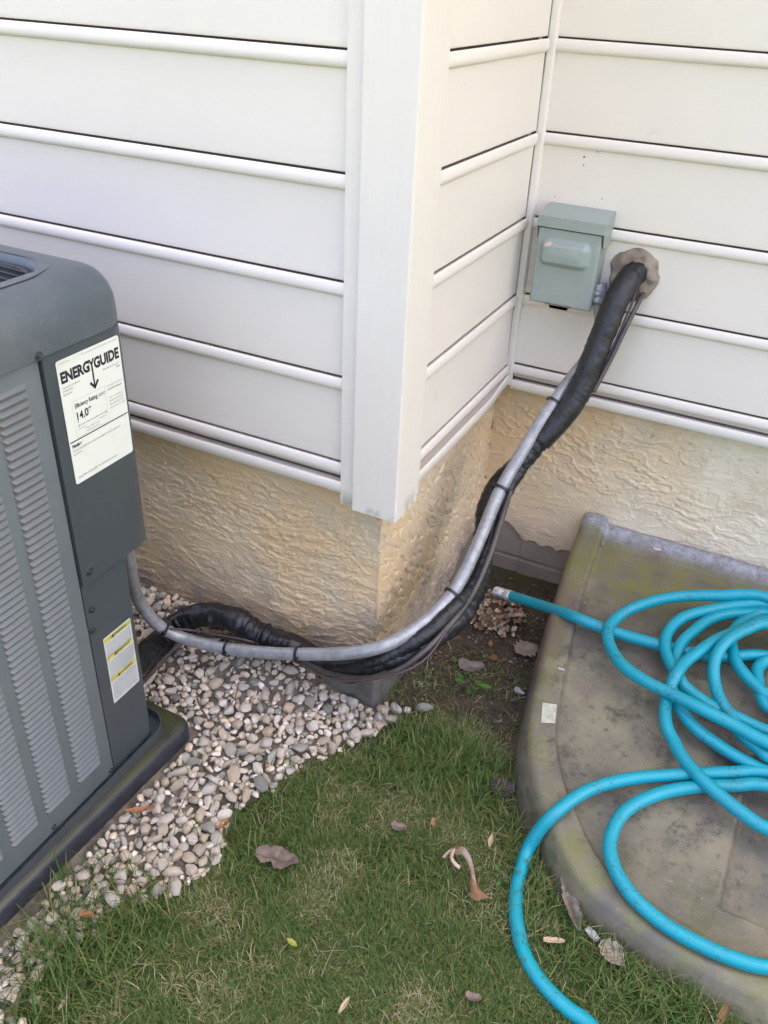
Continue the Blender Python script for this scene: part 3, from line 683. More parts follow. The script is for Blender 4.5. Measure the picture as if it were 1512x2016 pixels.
# warning label on the lower panel
w0 = at(206, 1262, 0, ACX-.002); w1 = at(258, 1210, 0, ACX-.002); w2 = at(224, 1391, 0, ACX-.002); w3 = at(272, 1338, 0, ACX-.002)
wy0, wy1, wz0, wz1 = (w0[1]+w2[1])/2, (w1[1]+w3[1])/2, (w2[2]+w3[2])/2, (w0[2]+w1[2])/2
XW = ACX-.0027; ww, wh = wy1-wy0, wz1-wz0
wl = link('warning_label', label_paper(wy0, wz0, ww, wh, XW, .0015), M_paper2, ac)
fw = ((XW+.0007, wy0, wz0), (0, 1, 0), (0, 0, 1), (1, 0, 0))
bars(wl, 'yellow_band', [(.02*ww, .925*wh, .97*ww, .985*wh), (.02*ww, .66*wh, .97*ww, .72*wh), (.02*ww, .33*wh, .97*ww, .39*wh)], fw, M_yellow, .0002)
rows = []
for b_, (bv, cnt, top) in enumerate(((.925, 9, .90), (.66, 11, .63), (.33, 12, .30))):
    lettering(wl, 'lettering', [('WARNING', .60*ww, (bv+.012)*wh, .048*wh, .00015, .95, 'CENTER')], (Vector(fw[0])+Vector((.0004, 0, 0)), *fw[1:]), M_ink)
    tri = [Vector(fw[0])+Vector((.0004, u, v)) for u, v in ((.26*ww, (bv+.008)*wh), (.38*ww, (bv+.008)*wh), (.32*ww, (bv+.055)*wh))]
    link('warning_mark', pydata(tri, [(0, 1, 2)]), M_ink, wl)
    zz = top
    for i in range(cnt):
        u = .05
        while u < .93:
            w_ = random.uniform(.03, .10); rows.append((u*ww, zz*wh-.0015, min(.95, u+w_)*ww, zz*wh)); u += w_+.02
        zz -= .0225
tag(bars(wl, 'small_print', rows, fw, M_inkg, .0002), kind='stuff')
# edge of a further sticker on the rounded back
tube('sticker_edge', [(ACX-.030, AY1+.0012, .075), (ACX-.030, AY1+.0012, -.03)], .0014, M_paper, ac, n=6)

# pad
pd = thing('equipment_pad', 'black plastic equipment pad with mossy top under the air conditioner', 'pad', (-.70, -.66, GZ))
rg = []
for ins, z in ((-.006, -.625), (0, -.600), (.001, -.560), (.004, -.551), (.010, -.5465), (.020, -.5453), (.20, -.5453)):
    rg.append([(x, y, z) for x, y in rrect(-1.18+ins, PADX-ins, -1.10+ins, PADY-ins, max(.008, .030-ins), 8)])
V = [p for r_ in rg for p in r_]; n = len(rg[0])
F = [(i*n+j, i*n+(j+1) % n, (i+1)*n+(j+1) % n, (i+1)*n+j) for i in range(len(rg)-1) for j in range(n)]+[tuple((len(rg)-1)*n+j for j in range(n))]
rotp = Matrix.Translation((PADX, PADY, 0)) @ Matrix.Rotation(R(1.8), 4, 'Z').inverted() @ Matrix.Translation((-PADX, -PADY, 0))
V = [rotp @ Vector(p) for p in V]
bm = bmesh.new(); bm.from_mesh(pydata(V, F)); me = bm_done(bm); me.shade_smooth(); me.set_sharp_from_angle(angle=R(60)); link('pad_slab', me, M_pad, pd)

# ------------------------------------------------------------------ conduit, line set and cables
def unproject(T): return [at(x, y, 1, v) for x, y, v in T]
CON = [(1176, 588, .588), (1182, 640, .583), (1166, 690, .562), (1132, 735, .515), (1094, 787, .455), (1040, 870, .385), (985, 965, .30), (945, 1060, .205), (905, 1145, .125), (868, 1195, .07), (820, 1235, .015), (760, 1270, -.045), (700, 1284, -.068), (600, 1288, -.080), (500, 1283, -.088), (420, 1272, -.098), (350, 1252, -.115), (310, 1229, -.14), (278, 1190, -.165), (261, 1148, -.215), (252, 1100, -.265), (244, 1050, -.30)]
con = thing('flexible_conduit', 'grey flexible conduit sagging from the disconnect box to the air conditioner', 'conduit', at(700, 1284, 1, -.05))
CP3 = unproject(CON)
def rib(u, th): return 1+.018*np.sin(u/.0052*2*np.pi)*sm(.75, .35, np.abs(u-.45))+0*th
tube('conduit_tube', CP3, .0132, M_conduit, con, n=16, step=.0022, rfun=rib)
cs, cu_ = smooth_path(CP3, .004)
def tie(px, py, tail=(0, 0, -1), r=.0158, dup=0):
    scr = []
    for p in cs:
        d = p-CP; w = d@_f; scr.append((756+FPX*(d@_r)/w, 1008-FPX*(d@_u)/w))
    i = int(np.argmin([(a_-px)**2+(b_-py)**2 for a_, b_ in scr])); i = min(max(i, 2), len(cs)-3)
    T = cs[i+2]-cs[i-2]; T /= np.linalg.norm(T); nn = np.cross(T, [0, 0, 1.]); nn /= np.linalg.norm(nn); bb = np.cross(T, nn)
    L_ = [cs[i]+r*(math.cos(t)*nn+math.sin(t)*bb) for t in np.linspace(0, 2*np.pi, 25)]
    bm_ = bmesh.new(); V_ = []
    for p, t in zip(L_, np.linspace(0, 2*np.pi, 25)):
        out = math.cos(t)*nn+math.sin(t)*bb
        V_.append([bm_.verts.new(p-T*.0026+out*0), bm_.verts.new(p+T*.0026), bm_.verts.new(p+T*.0026+out*.0014), bm_.verts.new(p-T*.0026+out*.0014)])
    for k_ in range(24):
        for j in range(4): bm_.faces.new((V_[k_][j], V_[k_][(j+1) % 4], V_[k_+1][(j+1) % 4], V_[k_+1][j]))
    o_ = link('cable_tie', bm_done(bm_), M_tie, con)
    h = cs[i]+r*np.array(nn)*-1; box('tie_head', tuple(h-.004), tuple(h+.004), M_tie, o_, .001)
for t_ in ((1090, 790), (985, 962), (890, 1168), (588, 1286), (448, 1277), (318, 1240)): tie(*t_)

ls = thing('line_set', 'black tape wrapped refrigerant lines running from the wall hole along the foundation', 'pipe', at(600, 1290, 1, -.02))
def wrapf(amp=.05, pitch=.021, seed=0, sw=0):
    def f(u, th):
        s = u/pitch+th/(2*np.pi); saw = s-np.floor(s)
        n = fbm(u*28+0*th, np.cos(th)*1.6+2, 3, seed)+fbm(u*28+0*th, np.sin(th)*1.6+7, 3, seed+2)
        wr = np.abs(fbm(u*95+0*th, np.sin(th+seed)*2.5, 2, seed+9))
        return 1+amp*(saw-.5)*1.1+.16*n-.26*wr
    return f
LS1 = [(1262, 530, .622), (1248, 540, .60), (1232, 560, .572), (1212, 595, .545), (1188, 655, .52), (1162, 720, .49), (1135, 780, .465), (1098, 830, .435), (1062, 868, .41)]
tube('insulated_line', unproject(LS1), .0262, M_wrap, ls, n=22, step=.003, rfun=lambda u, th: 1+.4*(wrapf(.04, .05, 4)(u, th)-1))
LS2 = [(1130, 788, .470), (1098, 832, .435), (1050, 885, .40), (1010, 925, .37), (980, 955, .355), (958, 1000, .33), (950, 1060, .29), (948, 1120, .25), (935, 1165, .19), (905, 1215, .10), (865, 1250, .045), (815, 1282, -.002), (755, 1302, -.036), (690, 1314, -.042), (625, 1303, -.028)]
tube('insulated_line', unproject(LS2), .0225, M_wrap, ls, n=20, step=.003, rfun=wrapf(.06, .019, 1))
LS3 = [(700, 1322, -.030), (650, 1312, -.032), (610, 1294, -.034), (575, 1274, -.036), (535, 1261, -.038), (500, 1245, -.038), (465, 1222, -.036), (425, 1211, -.036), (385, 1213, -.045), (350, 1231, -.065), (318, 1259, -.105), (290, 1288, -.17), (262, 1305, -.24), (235, 1310, -.30)]
tube('insulated_line', unproject(LS3), .0275, M_wrap, ls, n=20, step=.003, rfun=wrapf(.06, .022, 6))
LS4 = [(1062, 868, .41), (1040, 900, .39), (1012, 942, .355), (985, 990, .31), (966, 1045, .262), (952, 1100, .215), (930, 1150, .155), (900, 1190, .09), (855, 1235, .03), (800, 1272, -.016), (740, 1300, -.045), (680, 1312, -.050), (630, 1306, -.040)]
tube('insulated_line', unproject(LS4), .0165, M_wrap, ls, n=16, step=.003, rfun=wrapf(.04, .02, 8))
for P_, r_ in ((LS3, .0295), ):
    pp, uu = smooth_path(unproject(P_), .004)
    for fx in (.10, .30):
        i = int(len(pp)*fx); T = pp[i+1]-pp[i-1]; T /= np.linalg.norm(T); nn = np.cross(T, [0, 0, 1.]); nn /= np.linalg.norm(nn); bb = np.cross(T, nn)
        tube('cable_tie', [pp[i]+r_*(math.cos(t)*nn+math.sin(t)*bb) for t in np.linspace(0, 2*np.pi, 16)], .0022, M_tie, ls, n=6)
# putty round the hole
bm = bmesh.new(); pc = at(1248, 545, 1, D-.006)
bmesh.ops.create_icosphere(bm, subdivisions=4, radius=1)
for v in bm.verts:
    a_ = math.atan2(v.co.z, v.co.x); d_ = v.co.copy()
    R_ = .054*(1+.30*float(fbm(math.cos(a_)*1.3+3, math.sin(a_)*1.3, 3, 3)))*(1+.05*float(fbm(d_.x*3, d_.z*3, 2, 4)))
    v.co = Vector((pc[0]+d_.x*R_, pc[1]+.004-(.018*max(-.25, -d_.y)+.016*float(fbm(d_.x*3.5, d_.z*3.5, 4, 5))), pc[2]+d_.z*R_*1.02))
me = bm_done(bm); me.shade_smooth(); pu = link('duct_seal', me, M_putty); tag(pu, 'lumpy grey brown putty sealing the pipe hole in the siding', 'sealant')
# liquid line and thermostat cables
lq = thing('liquid_line', 'thin bare refrigerant pipe running beside the wrapped black lines', 'pipe', at(700, 1330, 1, -.06))
tube('pipe', unproject([(1268, 575, .60), (1252, 605, .565), (1230, 650, .535), (1200, 712, .505), (1168, 772, .475)]), .0052, M_copper, lq, n=8)
tube('pipe', unproject([(1005, 965, .33), (985, 1030, .26), (962, 1100, .195), (930, 1170, .125), (890, 1225, .05), (840, 1278, -.01), (785, 1318, -.05), (720, 1335, -.066), (650, 1325, -.062), (590, 1302, -.06), (530, 1278, -.055), (470, 1258, -.05), (420, 1251, -.05), (375, 1255, -.07), (345, 1275, -.10), (315, 1305, -.15), (285, 1338, -.21), (262, 1356, -.27)]), .0062, M_copper, lq, n=8)
tc_ = thing('thermostat_cable', 'thin reddish brown thermostat cable looping along the grey conduit', 'cable', at(700, 1340, 1, -.07))
tube('cable', unproject([(1256, 560, .59), (1243, 600, .56), (1215, 665, .527), (1180, 738, .492), (1155, 790, .462)]), .0028, M_wire, tc_, n=7)
tube('cable', unproject([(1000, 975, .32), (975, 1060, .24), (950, 1120, .18), (915, 1195, .10), (880, 1240, .03), (845, 1290, -.02), (805, 1318, -.06), (740, 1336, -.085), (670, 1340, -.09), (620, 1325, -.085), (585, 1300, -.075), (540, 1280, -.05), (490, 1262, -.07), (430, 1250, -.085), (370, 1240, -.10), (335, 1238, -.13)]), .0024, M_wire, tc_, n=7)

# ------------------------------------------------------------------ electrical disconnect
bx = thing('disconnect_box', 'grey green electrical disconnect box on the siding beside the inside corner', 'electrical box', (.11, .585, .26))
YF = .545; x0, x1, zb, zt = .046, .1775, .172, .352
box('enclosure', (x0+.003, YF+.010, zb+.004), (x1-.002, D-.003, zt-.002), M_box, bx, .003)
# lid: a pressed plate with a raised pad
def lid_up(u, w):
    kx, kz = abs(u-.47)*(x1-x0)-.037, abs(w-.70)*(zt-.026-zb)-.012
    dd = math.hypot(max(kx, 0), max(kz, 0)); return .0135*float(sm(.0165, .0035, dd))+.0015*float(sm(.004, -.012, max(kx, kz)))
nx, nz = 56, 66; V, F = [], []
for j in range(nz+1):
    for i in range(nx+1):
        u = i/nx; w = j/nz; x = x0+u*(x1-x0); z = zb+w*(zt-.026-zb)
        up_ = lid_up(u, w)
        edge = min(u*(x1-x0), (1-u)*(x1-x0), w*(zt-zb)); V.append((x, YF-up_+.004*max(0, 1-edge/.004)**2, z))
for j in range(nz):
    for i in range(nx): F.append((j*(nx+1)+i, j*(nx+1)+i+1, (j+1)*(nx+1)+i+1, (j+1)*(nx+1)+i))
nb = len(V); border = [i for i in range(nx+1)]+[j*(nx+1)+nx for j in range(1, nz+1)]+[nz*(nx+1)+i for i in range(nx-1, -1, -1)]+[j*(nx+1) for j in range(nz-1, 0, -1)]
for b_ in border: V.append((V[b_][0], YF+.016, V[b_][2]))
for k in range(len(border)): F.append((border[k], nb+k, nb+(k+1) % len(border), border[(k+1) % len(border)]))
bm = bmesh.new(); bm.from_mesh(pydata(V, F)); me = bm_done(bm); me.shade_smooth(); me.set_sharp_from_angle(angle=R(70)); lid = link('lid', me, M_box, bx)
# hood over the top, side skirts
hv = [(x0-.002, D-.002, zt+.010), (x1+.004, D-.002, zt+.010), (x1+.004, YF-.004, zt-.002), (x0-.002, YF-.004, zt-.002), (x1+.004, YF-.004, zt-.023), (x0-.002, YF-.004, zt-.023)]
bm = bmesh.new(); vv = [bm.verts.new(p) for p in hv]; bm.faces.new((vv[0], vv[3], vv[2], vv[1])); bm.faces.new((vv[3], vv[5], vv[4], vv[2]))
s1 = [bm.verts.new((x1+.004, D-.002, zt-.052)), bm.verts.new((x1+.004, YF+.018, zt-.055)), bm.verts.new((x1+.004, YF+.006, zt-.048))]
bm.faces.new((vv[1], vv[2], vv[4], s1[2], s1[1], s1[0]))
s2 = [bm.verts.new((x0-.002, D-.002, zt-.052)), bm.verts.new((x0-.002, YF+.018, zt-.055)), bm.verts.new((x0-.002, YF+.006, zt-.048))]
bm.faces.new((vv[0], s2[0], s2[1], s2[2], vv[5], vv[3]))
bmesh.ops.recalc_face_normals(bm, faces=bm.faces)
me = bpy.data.meshes.new('m'); bm.to_mesh(me); bm.free(); ho = link('hood', me, M_box, bx)
sdm = ho.modifiers.new('s', 'SOLIDIFY'); sdm.thickness = .0016; sdm.offset = 0; bv_ = ho.modifiers.new('b', 'BEVEL'); bv_.width = .001; bv_.segments = 2
hp = [Vector((x0+(x1-x0)*u, YF-.0005, zb+v)) for u, v in ((.33, .0005), (.66, .0005), (.64, -.006), (.36, -.006))]
bm = bmesh.new(); bm.faces.new([bm.verts.new(p) for p in hp]); bmesh.ops.solidify(bm, geom=bm.faces[:], thickness=.003); link('hasp', bm_done(bm), M_steel, bx)
box('hasp_slot', (x0+.036, YF-.0012, zb+.001), (x0+.092, YF+.001, zb+.0038), M_gap, bx)
cpv, cpf = [], []
for j in range(7):
    for i in range(9):
        u = .135+.125*i/8+.02*j/6; w = .775+.055*j/6+.022*i/8+.006*math.sin(i*1.7); cpv.append((x0+u*(x1-x0), YF-lid_up(u, w)-.0005, zb+w*(zt-.026-zb)))
for j in range(6):
    for i in range(8):
        if (i, j) not in ((0, 0), (7, 5), (7, 0), (0, 5), (7, 4), (1, 5)): cpf.append((j*9+i, j*9+i+1, (j+1)*9+i+1, (j+1)*9+i))
link('paint_chip', pydata(cpv, cpf), M_chip, bx, True)
# conduit connector in the side of the box
tube('conduit_connector', unproject([(1176, 560, .592), (1178, 578, .588), (1172, 600, .576)]), .0185, M_conduit, bx, n=12, step=.006)
tube('locknut', unproject([(1175, 578, .588), (1173, 588, .582)]), .0225, M_conduit, bx, n=8, step=.004)

# ------------------------------------------------------------------ window well cover
cv = thing('window_well_cover', 'weathered tan plastic window well cover sloping down from the house wall', 'window well cover', (.85, .2, GZ))
edge_px = [(1150, 1015), (1120, 1090), (1085, 1200), (1060, 1310), (1037, 1430), (1045, 1520), (1075, 1610), (1135, 1729), (1237, 1820), (1371, 1906), (1512, 1974)]
half = [on_cover(*p)[:2] for p in edge_px]; CXC = .855
half[0] = np.array([half[0][0], .640]); half[-1] = np.array([half[-1][0], -.279])
full = half+[np.array([CXC, -.280])]+[np.array([2*CXC-p[0], p[1]]) for p in reversed(half)]
out3, _ = smooth_path([(p[0], p[1], 0) for p in full], .006)
OUT = out3[:, :2]; OUT[:, 1] = np.minimum(OUT[:, 1], .640)
wx = np.linspace(OUT[-1][0], OUT[0][0], 160)[1:-1]; NC = len(OUT); CURVE = OUT.copy()
OUT = np.vstack([OUT, np.stack([wx, np.full(158, .640)], 1)])
T2 = np.roll(OUT, -1, 0)-np.roll(OUT, 1, 0); T2 /= np.linalg.norm(T2, axis=1)[:, None]; NI = np.stack([-T2[:, 1], T2[:, 0]], 1)     # inward
ksm = np.ones(31)/31
for k in range(2):
    pad_ = np.pad(NI[:, k], 15, mode='wrap'); NI[:, k] = np.convolve(pad_, ksm, 'valid')
NI /= np.linalg.norm(NI, axis=1)[:, None]
closed = [tuple(p) for p in OUT]
def cover_h(x, y):
    x = np.asarray(x, float); y = np.asarray(y, float)
    d = np.minimum(sdist(closed[::3], x, y), 9); dwall = .640-y
    # distance to the curved edge only (not the wall side)
    de = np.full(x.shape, 9.0); Q = CURVE[::3]
    for i in range(len(Q)-1):
        u = Q[i+1]-Q[i]; t = np.clip(((x-Q[i][0])*u[0]+(y-Q[i][1])*u[1])/(u@u), 0, 1); de = np.minimum(de, np.hypot(x-Q[i][0]-t*u[0], y-Q[i][1]-t*u[1]))
    h = -.010*(1-np.clip(de/.010, 0, 1))**2-.004*(1-sm(.0, .022, de))-.018*sm(.053, .064, de)
    lip = sm(.052, .016, dwall); h = h+.018*sm(.060, .012, dwall)
    sq = sm(-.005, .005, np.minimum(x-.716, 2*CXC-.716-x))*sm(-.005, .005, np.minimum(y-(-.150), .16-y)); h = h-.022*sq
    h = h+.0025*fbm(x*6, y*6, 3, 61)*sm(.03, .1, de)
    return cover_z(y)+h, de, lip
rows = []; cen = np.array([CXC, .18])
for dd in (0, .0025, .005, .010, .016, .024, .034, .044, .050, .053, .056, .059, .062, .065, .070, .078): rows.append(OUT+NI*dd)
last = rows[-1]
for s in np.linspace(0, 1, 110)[1:-1]: rows.append(last+(cen-last)*s)
for r_ in rows: r_[:, 1] = np.minimum(r_[:, 1], .640)
A3 = np.stack(rows); hz, de, lip = cover_h(A3[..., 0], A3[..., 1])
side = []
for dz_, fl in ((.64, .020), (.60, .014), (.58, .008)):
    zz = np.minimum(hz[0]-.004, np.maximum(-dz_, -9)); side.append(np.concatenate([OUT-NI*fl, zz[:, None]], 1))
top = np.concatenate([A3, hz[..., None]], -1)
midside = []
for f_ in (.25, .6): midside.append(np.concatenate([OUT-NI*(.003+.012*f_), (hz[0]*(1-f_)+(-.60)*f_)[:, None]], 1))
allr = np.concatenate([[np.concatenate([OUT-NI*.017, np.full((len(OUT), 1), -.65)], 1)], midside[::-1], top], 0)
nr, nc = allr.shape[:2]; Vc = allr.reshape(-1, 3); I = np.arange(nr*nc).reshape(nr, nc)
Ir = np.roll(I, -1, 1); F = np.stack([I[:-1], Ir[:-1], Ir[1:], I[1:]], -1).reshape(-1, 4)
me = npmesh(Vc, F)
alg = np.zeros(nr*nc); xx, yy = Vc[:, 0], Vc[:, 1]
dee = np.concatenate([np.zeros(3*nc), de.ravel()]); lpp = np.concatenate([np.zeros(3*nc), lip.ravel()])
alg = np.clip(sm(.36, .50, yy)*sm(.62, .57, yy)*1.0 + .5*sm(.050, .03, dee)*sm(.0, .006, dee) + .35*sm(-.05, -.2, yy), 0, 1)
lpp = lpp*sm(.045, .03, .64-yy)
for nm, arr in (('algae', alg), ('lip', lpp)):
    a = me.attributes.new(nm, 'FLOAT', 'POINT'); a.data.foreach_set('value', arr.astype(np.float32))
bm = bmesh.new(); bm.from_mesh(me); bm.normal_update()
if sum(f.normal.z for f in bm.faces) < 0: bmesh.ops.reverse_faces(bm, faces=bm.faces)
bm.to_mesh(me); bm.free(); me.shade_smooth(); link('cover_shell', me, M_cover, cv)
p = on_cover(1082, 1403, .0); pz = cover_h(np.array([p[0]]), np.array([p[1]]))[0][0]
c4 = [on_cover(*q_)[:2] for q_ in ((1068, 1384), (1096, 1388), (1093, 1425), (1065, 1424))]
pv, pf = [], []
for j in range(7):
    for i in range(7):
        q_ = (c4[0]*(1-i/6)+c4[1]*(i/6))*(1-j/6)+(c4[3]*(1-i/6)+c4[2]*(i/6))*(j/6); pv.append((q_[0], q_[1], cover_h(np.array([q_[0]]), np.array([q_[1]]))[0][0]+.0016))
for j in range(6):
    for i in range(6): pf.append((j*7+i, j*7+i+1, (j+1)*7+i+1, (j+1)*7+i))
link('pale_patch', pydata(pv, pf), M_patch, cv)

# ------------------------------------------------------------------ garden hose: one coil, traced strand by strand, closed beyond the frame
HR = .0125
def st(pts, l0, l1=None):
    n_ = len(pts); l1 = l0 if l1 is None else l1
    return [on_cover(x, y, HR+.001+(l0+(l1-l0)*i/(n_-1))*.017) for i, (x, y) in enumerate(pts)]
S1 = [(1002, 1172), (1060, 1190), (1130, 1214), (1190, 1238), (1290, 1268), (1350, 1283), (1420, 1292), (1505, 1291)]
S2 = [(1512, 1177), (1420, 1172), (1330, 1175), (1270, 1188), (1222, 1210), (1197, 1240), (1202, 1275), (1226, 1310), (1265, 1338), (1320, 1365), (1380, 1395), (1440, 1425), (1512, 1462)]
S3 = [(1512, 1191), (1458, 1191), (1399, 1200), (1345, 1216), (1316, 1243), (1309, 1273), (1319, 1304), (1335, 1330), (1347, 1350), (1373, 1372), (1401, 1390), (1450, 1412), (1512, 1440)]
S3b = [(1512, 1208), (1488, 1207), (1434, 1209), (1399, 1219), (1365, 1243), (1340, 1269), (1331, 1298), (1327, 1330), (1326, 1355), (1331, 1380), (1349, 1411), (1373, 1437), (1405, 1461), (1448, 1489), (1480, 1506), (1512, 1520)]
S4 = [(1512, 1222), (1470, 1236), (1436, 1249), (1409, 1261), (1377, 1282), (1349, 1304), (1331, 1328), (1320, 1350), (1311, 1382), (1309, 1407), (1313, 1433), (1325, 1457), (1337, 1481), (1353, 1503), (1380, 1533), (1415, 1564), (1460, 1600), (1512, 1632)]
S5 = [(1512, 1229), (1468, 1240), (1430, 1263), (1411, 1290), (1405, 1318), (1409, 1354), (1421, 1384), (1438, 1408), (1458, 1443), (1498, 1477), (1512, 1490)]
S6a = [(1512, 1520), (1440, 1521), (1344, 1525), (1237, 1534), (1156, 1557), (1087, 1606)]
S6b = [(1512, 1547), (1440, 1547), (1371, 1549), (1291, 1565), (1228, 1600), (1201, 1654), (1207, 1702), (1238, 1756), (1291, 1807), (1344, 1842), (1425, 1880), (1512, 1904)]
S7 = [(1512, 1203), (1474, 1217), (1450, 1235), (1439, 1258), (1442, 1280), (1449, 1304), (1466, 1328), (1488, 1350), (1512, 1370)]
S8 = [(1530, 1296), (1504, 1303), (1491, 1318), (1492, 1338), (1498, 1368), (1512, 1392)]
lev = {}
tail_px = [(1060, 1637, -.540), (1038, 1675, -.575), (1019, 1740, -.588), (1015, 1778, -.588), (1017, 1815, -.588), (1033, 1880, -.588), (1065, 1933, -.588), (1119, 1987, -.588), (1156, 2014, -.588)]
tail = [at(x, y, 2, z) for x, y, z in tail_px]
def lev_list(pts, L_):
    return [on_cover(x, y, HR+.001+l*.017) for (x, y), l in zip(pts, L_)]
def interp(n_, keys):
    return np.interp(np.arange(n_), [k for k, _ in keys], [v for _, v in keys])
h1 = [at(1002, 1172, 2, -.50), at(1060, 1190, 2, -.465)]+lev_list(S1[2:], interp(6, [(0, .25), (5, 0)]))
h2 = lev_list(S2, interp(13, [(0, 2.6), (4, 1.0), (6, 1), (9, 2.2), (10, 2.6), (12, 2.2)]))
h3 = lev_list(S3, interp(13, [(0, 1.6), (4, 1), (7, 1), (12, 0)]))
h3b = lev_list(S3b, interp(16, [(0, 1), (5, 1), (7, .1), (15, 0)]))
h4 = lev_list(S4, interp(18, [(0, 2), (3, 2), (6, 2), (8, .8), (11, .4), (14, 1), (15, 1), (17, .6)]))
h5 = lev_list(S5, interp(11, [(0, 3), (2, 3), (5, 1), (8, .6), (10, .6)]))
h6a = lev_list(S6a, interp(6, [(0, 0), (5, 0)])); h6b = lev_list(S6b, interp(12, [(0, 0), (11, .1)]))
h7 = lev_list(S7, interp(9, [(0, 1), (8, .4)])); h8 = lev_list(S8, interp(6, [(0, 0), (5, 0)]))
def arc(p, q_, bulge, lift=1.0):
    """out of frame: from strand end p (top) round the right side to strand end q (bottom), resting on the cover"""
    p = np.array(p); q_ = np.array(q_); out_ = []
    for t in np.linspace(0, 1, 9)[1:-1]:
        m = p*(1-t)+q_*t; b_ = np.array([bulge*math.sin(math.pi*t), 0, 0]); r_ = m+b_; r_[2] = cover_z(r_[1])+HR+.001+lift*.017; out_.append(r_)
    return out_
hosepath = []
seq = [h8, h3, h7, h3b, h5, h4, h2]
cur = list(h1); bl = .42
for s_ in seq:
    rev = s_[::-1]                                   # bottom end first
    cur += arc(cur[-1], rev[0], bl, .5+.25*(bl-.4)*10); cur += rev; bl += .013
rev = h6b[::-1]; cur += arc(cur[-1], rev[0], .50, 1.2); cur += rev
# big outer turn: leaves the cover on the right and comes back over the lawn
o_ = [np.array(p_) for p_ in ((1.20, .02, cover_z(.02)+HR), (1.36, -.16, cover_z(-.16)+.02), (1.40, -.38, -.585), (1.22, -.58, -.588), (.92, -.62, -.588))]
cur += o_ + tail[::-1] + h6a[::-1] + [np.array((1.0, .12, cover_z(.12)+HR)), np.array((1.15, .17, cover_z(.17)+HR)), np.array((1.28, .30, cover_z(.30)+HR))]
ho = thing('garden_hose', 'turquoise rubber garden hose coiled on the plastic window well cover', 'hose', tuple(at(1250, 1350, 2, -.45)))
tube('hose_tube', cur, HR, M_hose, ho, n=16, step=.006, rfun=lambda u, th: 1+.05*fbm(u*9+0*th, np.cos(th)*.7+3, 2, 4)+.03*np.cos(2*th+2*fbm(u*3+0*th, 0*th, 2, 8)))
d_ = h1[0]-h1[1]; d_ = d_/np.linalg.norm(d_)
fit = link('hose_fitting', tube_mesh([h1[0]-d_*.010, h1[0]+d_*.0075, h1[0]+d_*.008], .0132, n=20, raw=True), M_alu, ho)
fp = [h1[0]+d_*t for t in np.linspace(.008, .046, 76)]
link('hose_thread', tube_mesh(fp, .0118, n=24, raw=True, rfun=lambda u, th: 1+.07*np.sin(2*np.pi*(u/.0030)+th)), M_alu, fit)
fe = cur[-1]; link('hose_fitting', tube_mesh([fe, fe+np.array((.02, .02, .002)), fe+np.array((.03, .03, .003))], .0145, n=16, raw=True), M_alu, ho)

# ------------------------------------------------------------------ pebbles
def pebble_mesh(seed, sub=2):
    bm_ = bmesh.new(); bmesh.ops.create_icosphere(bm_, subdivisions=sub, radius=.5); rs = random.Random(seed)
    sx, sy, sz = rs.uniform(.85, 1.3), rs.uniform(.60, .90), rs.uniform(.48, .72)
    cuts = [(Vector((rs.gauss(0, 1), rs.gauss(0, 1), rs.gauss(0, .7))).normalized(), rs.uniform(.25, .41)) for _ in range(13)]
    for v in bm_.verts:
        c = v.co.copy()
        for n_, dd_ in cuts:
            k_ = c.dot(n_)-dd_
            if k_ > 0: c -= n_*k_*.9
        c *= 1+.16*float(fbm(c.x*2+seed, c.y*2+c.z*3, 2, seed % 9))
        v.co = Vector((c.x*sx, c.y*sy, c.z*sz))
    me_ = bm_done(bm_); me_.shade_smooth(); me_.set_sharp_from_angle(angle=R(38)); me_.materials.append(M_pebble); return me_
PM = [pebble_mesh(k) for k in range(18)]
pts = []; grid = {}
def try_pt(x, y, r):
    cx_, cy_ = int(x//.05), int(y//.05)
    for i in (-1, 0, 1):
        for j in (-1, 0, 1):
            for (a_, b_, c_) in grid.get((cx_+i, cy_+j), ()):
                if (a_-x)**2+(b_-y)**2 < ((r+c_)*.70)**2: return False
    grid.setdefault((cx_, cy_), []).append((x, y, r)); pts.append((x, y, r)); return True
def project(P):
    d = np.asarray(P)-CP; w = d@_f; return 756+FPX*(d@_r)/w, 1008-FPX*(d@_u)/w, w
def gravel_ok(x, y, r, loose=0):
    if sdist(gravel, np.array([x]), np.array([y]))[0] < -.008+.022*float(vnoise(x*40, y*40, 3)): return False
    if -1.2 < x < PADX+.6*r+.008 and -1.12 < y < PADY+.6*r+.006: return False
    if y > REC-.55*r-.004 and x < .0: return False
    return not (-.28 < x < .0 and y > .006-.6*r)
for (rlo, rhi, tries) in ((.0150, .0185, 1100), (.0100, .0140, 16000), (.0065, .0095, 42000)):
    for _ in range(tries):
        x = random.uniform(-.95, .06); y = random.uniform(-1.05, REC); r = random.uniform(rlo, rhi)
        u_, v_, w_ = project((x, y, GZ))
        if not (-90 < u_ < 900 and 1000 < v_ < 2120): continue
        if gravel_ok(x, y, r): try_pt(x, y, r)
vis = []
for (x, y, r) in pts:
    z = float(ground_z(x, y)); u_, v_, w_ = project((x, y, z)); vis.append((r/w_*(1 if (0 < u_ < 1512 and v_ < 2016) else .1), x, y, r, z))
vis.sort(reverse=True)
extra_bm = bmesh.new()
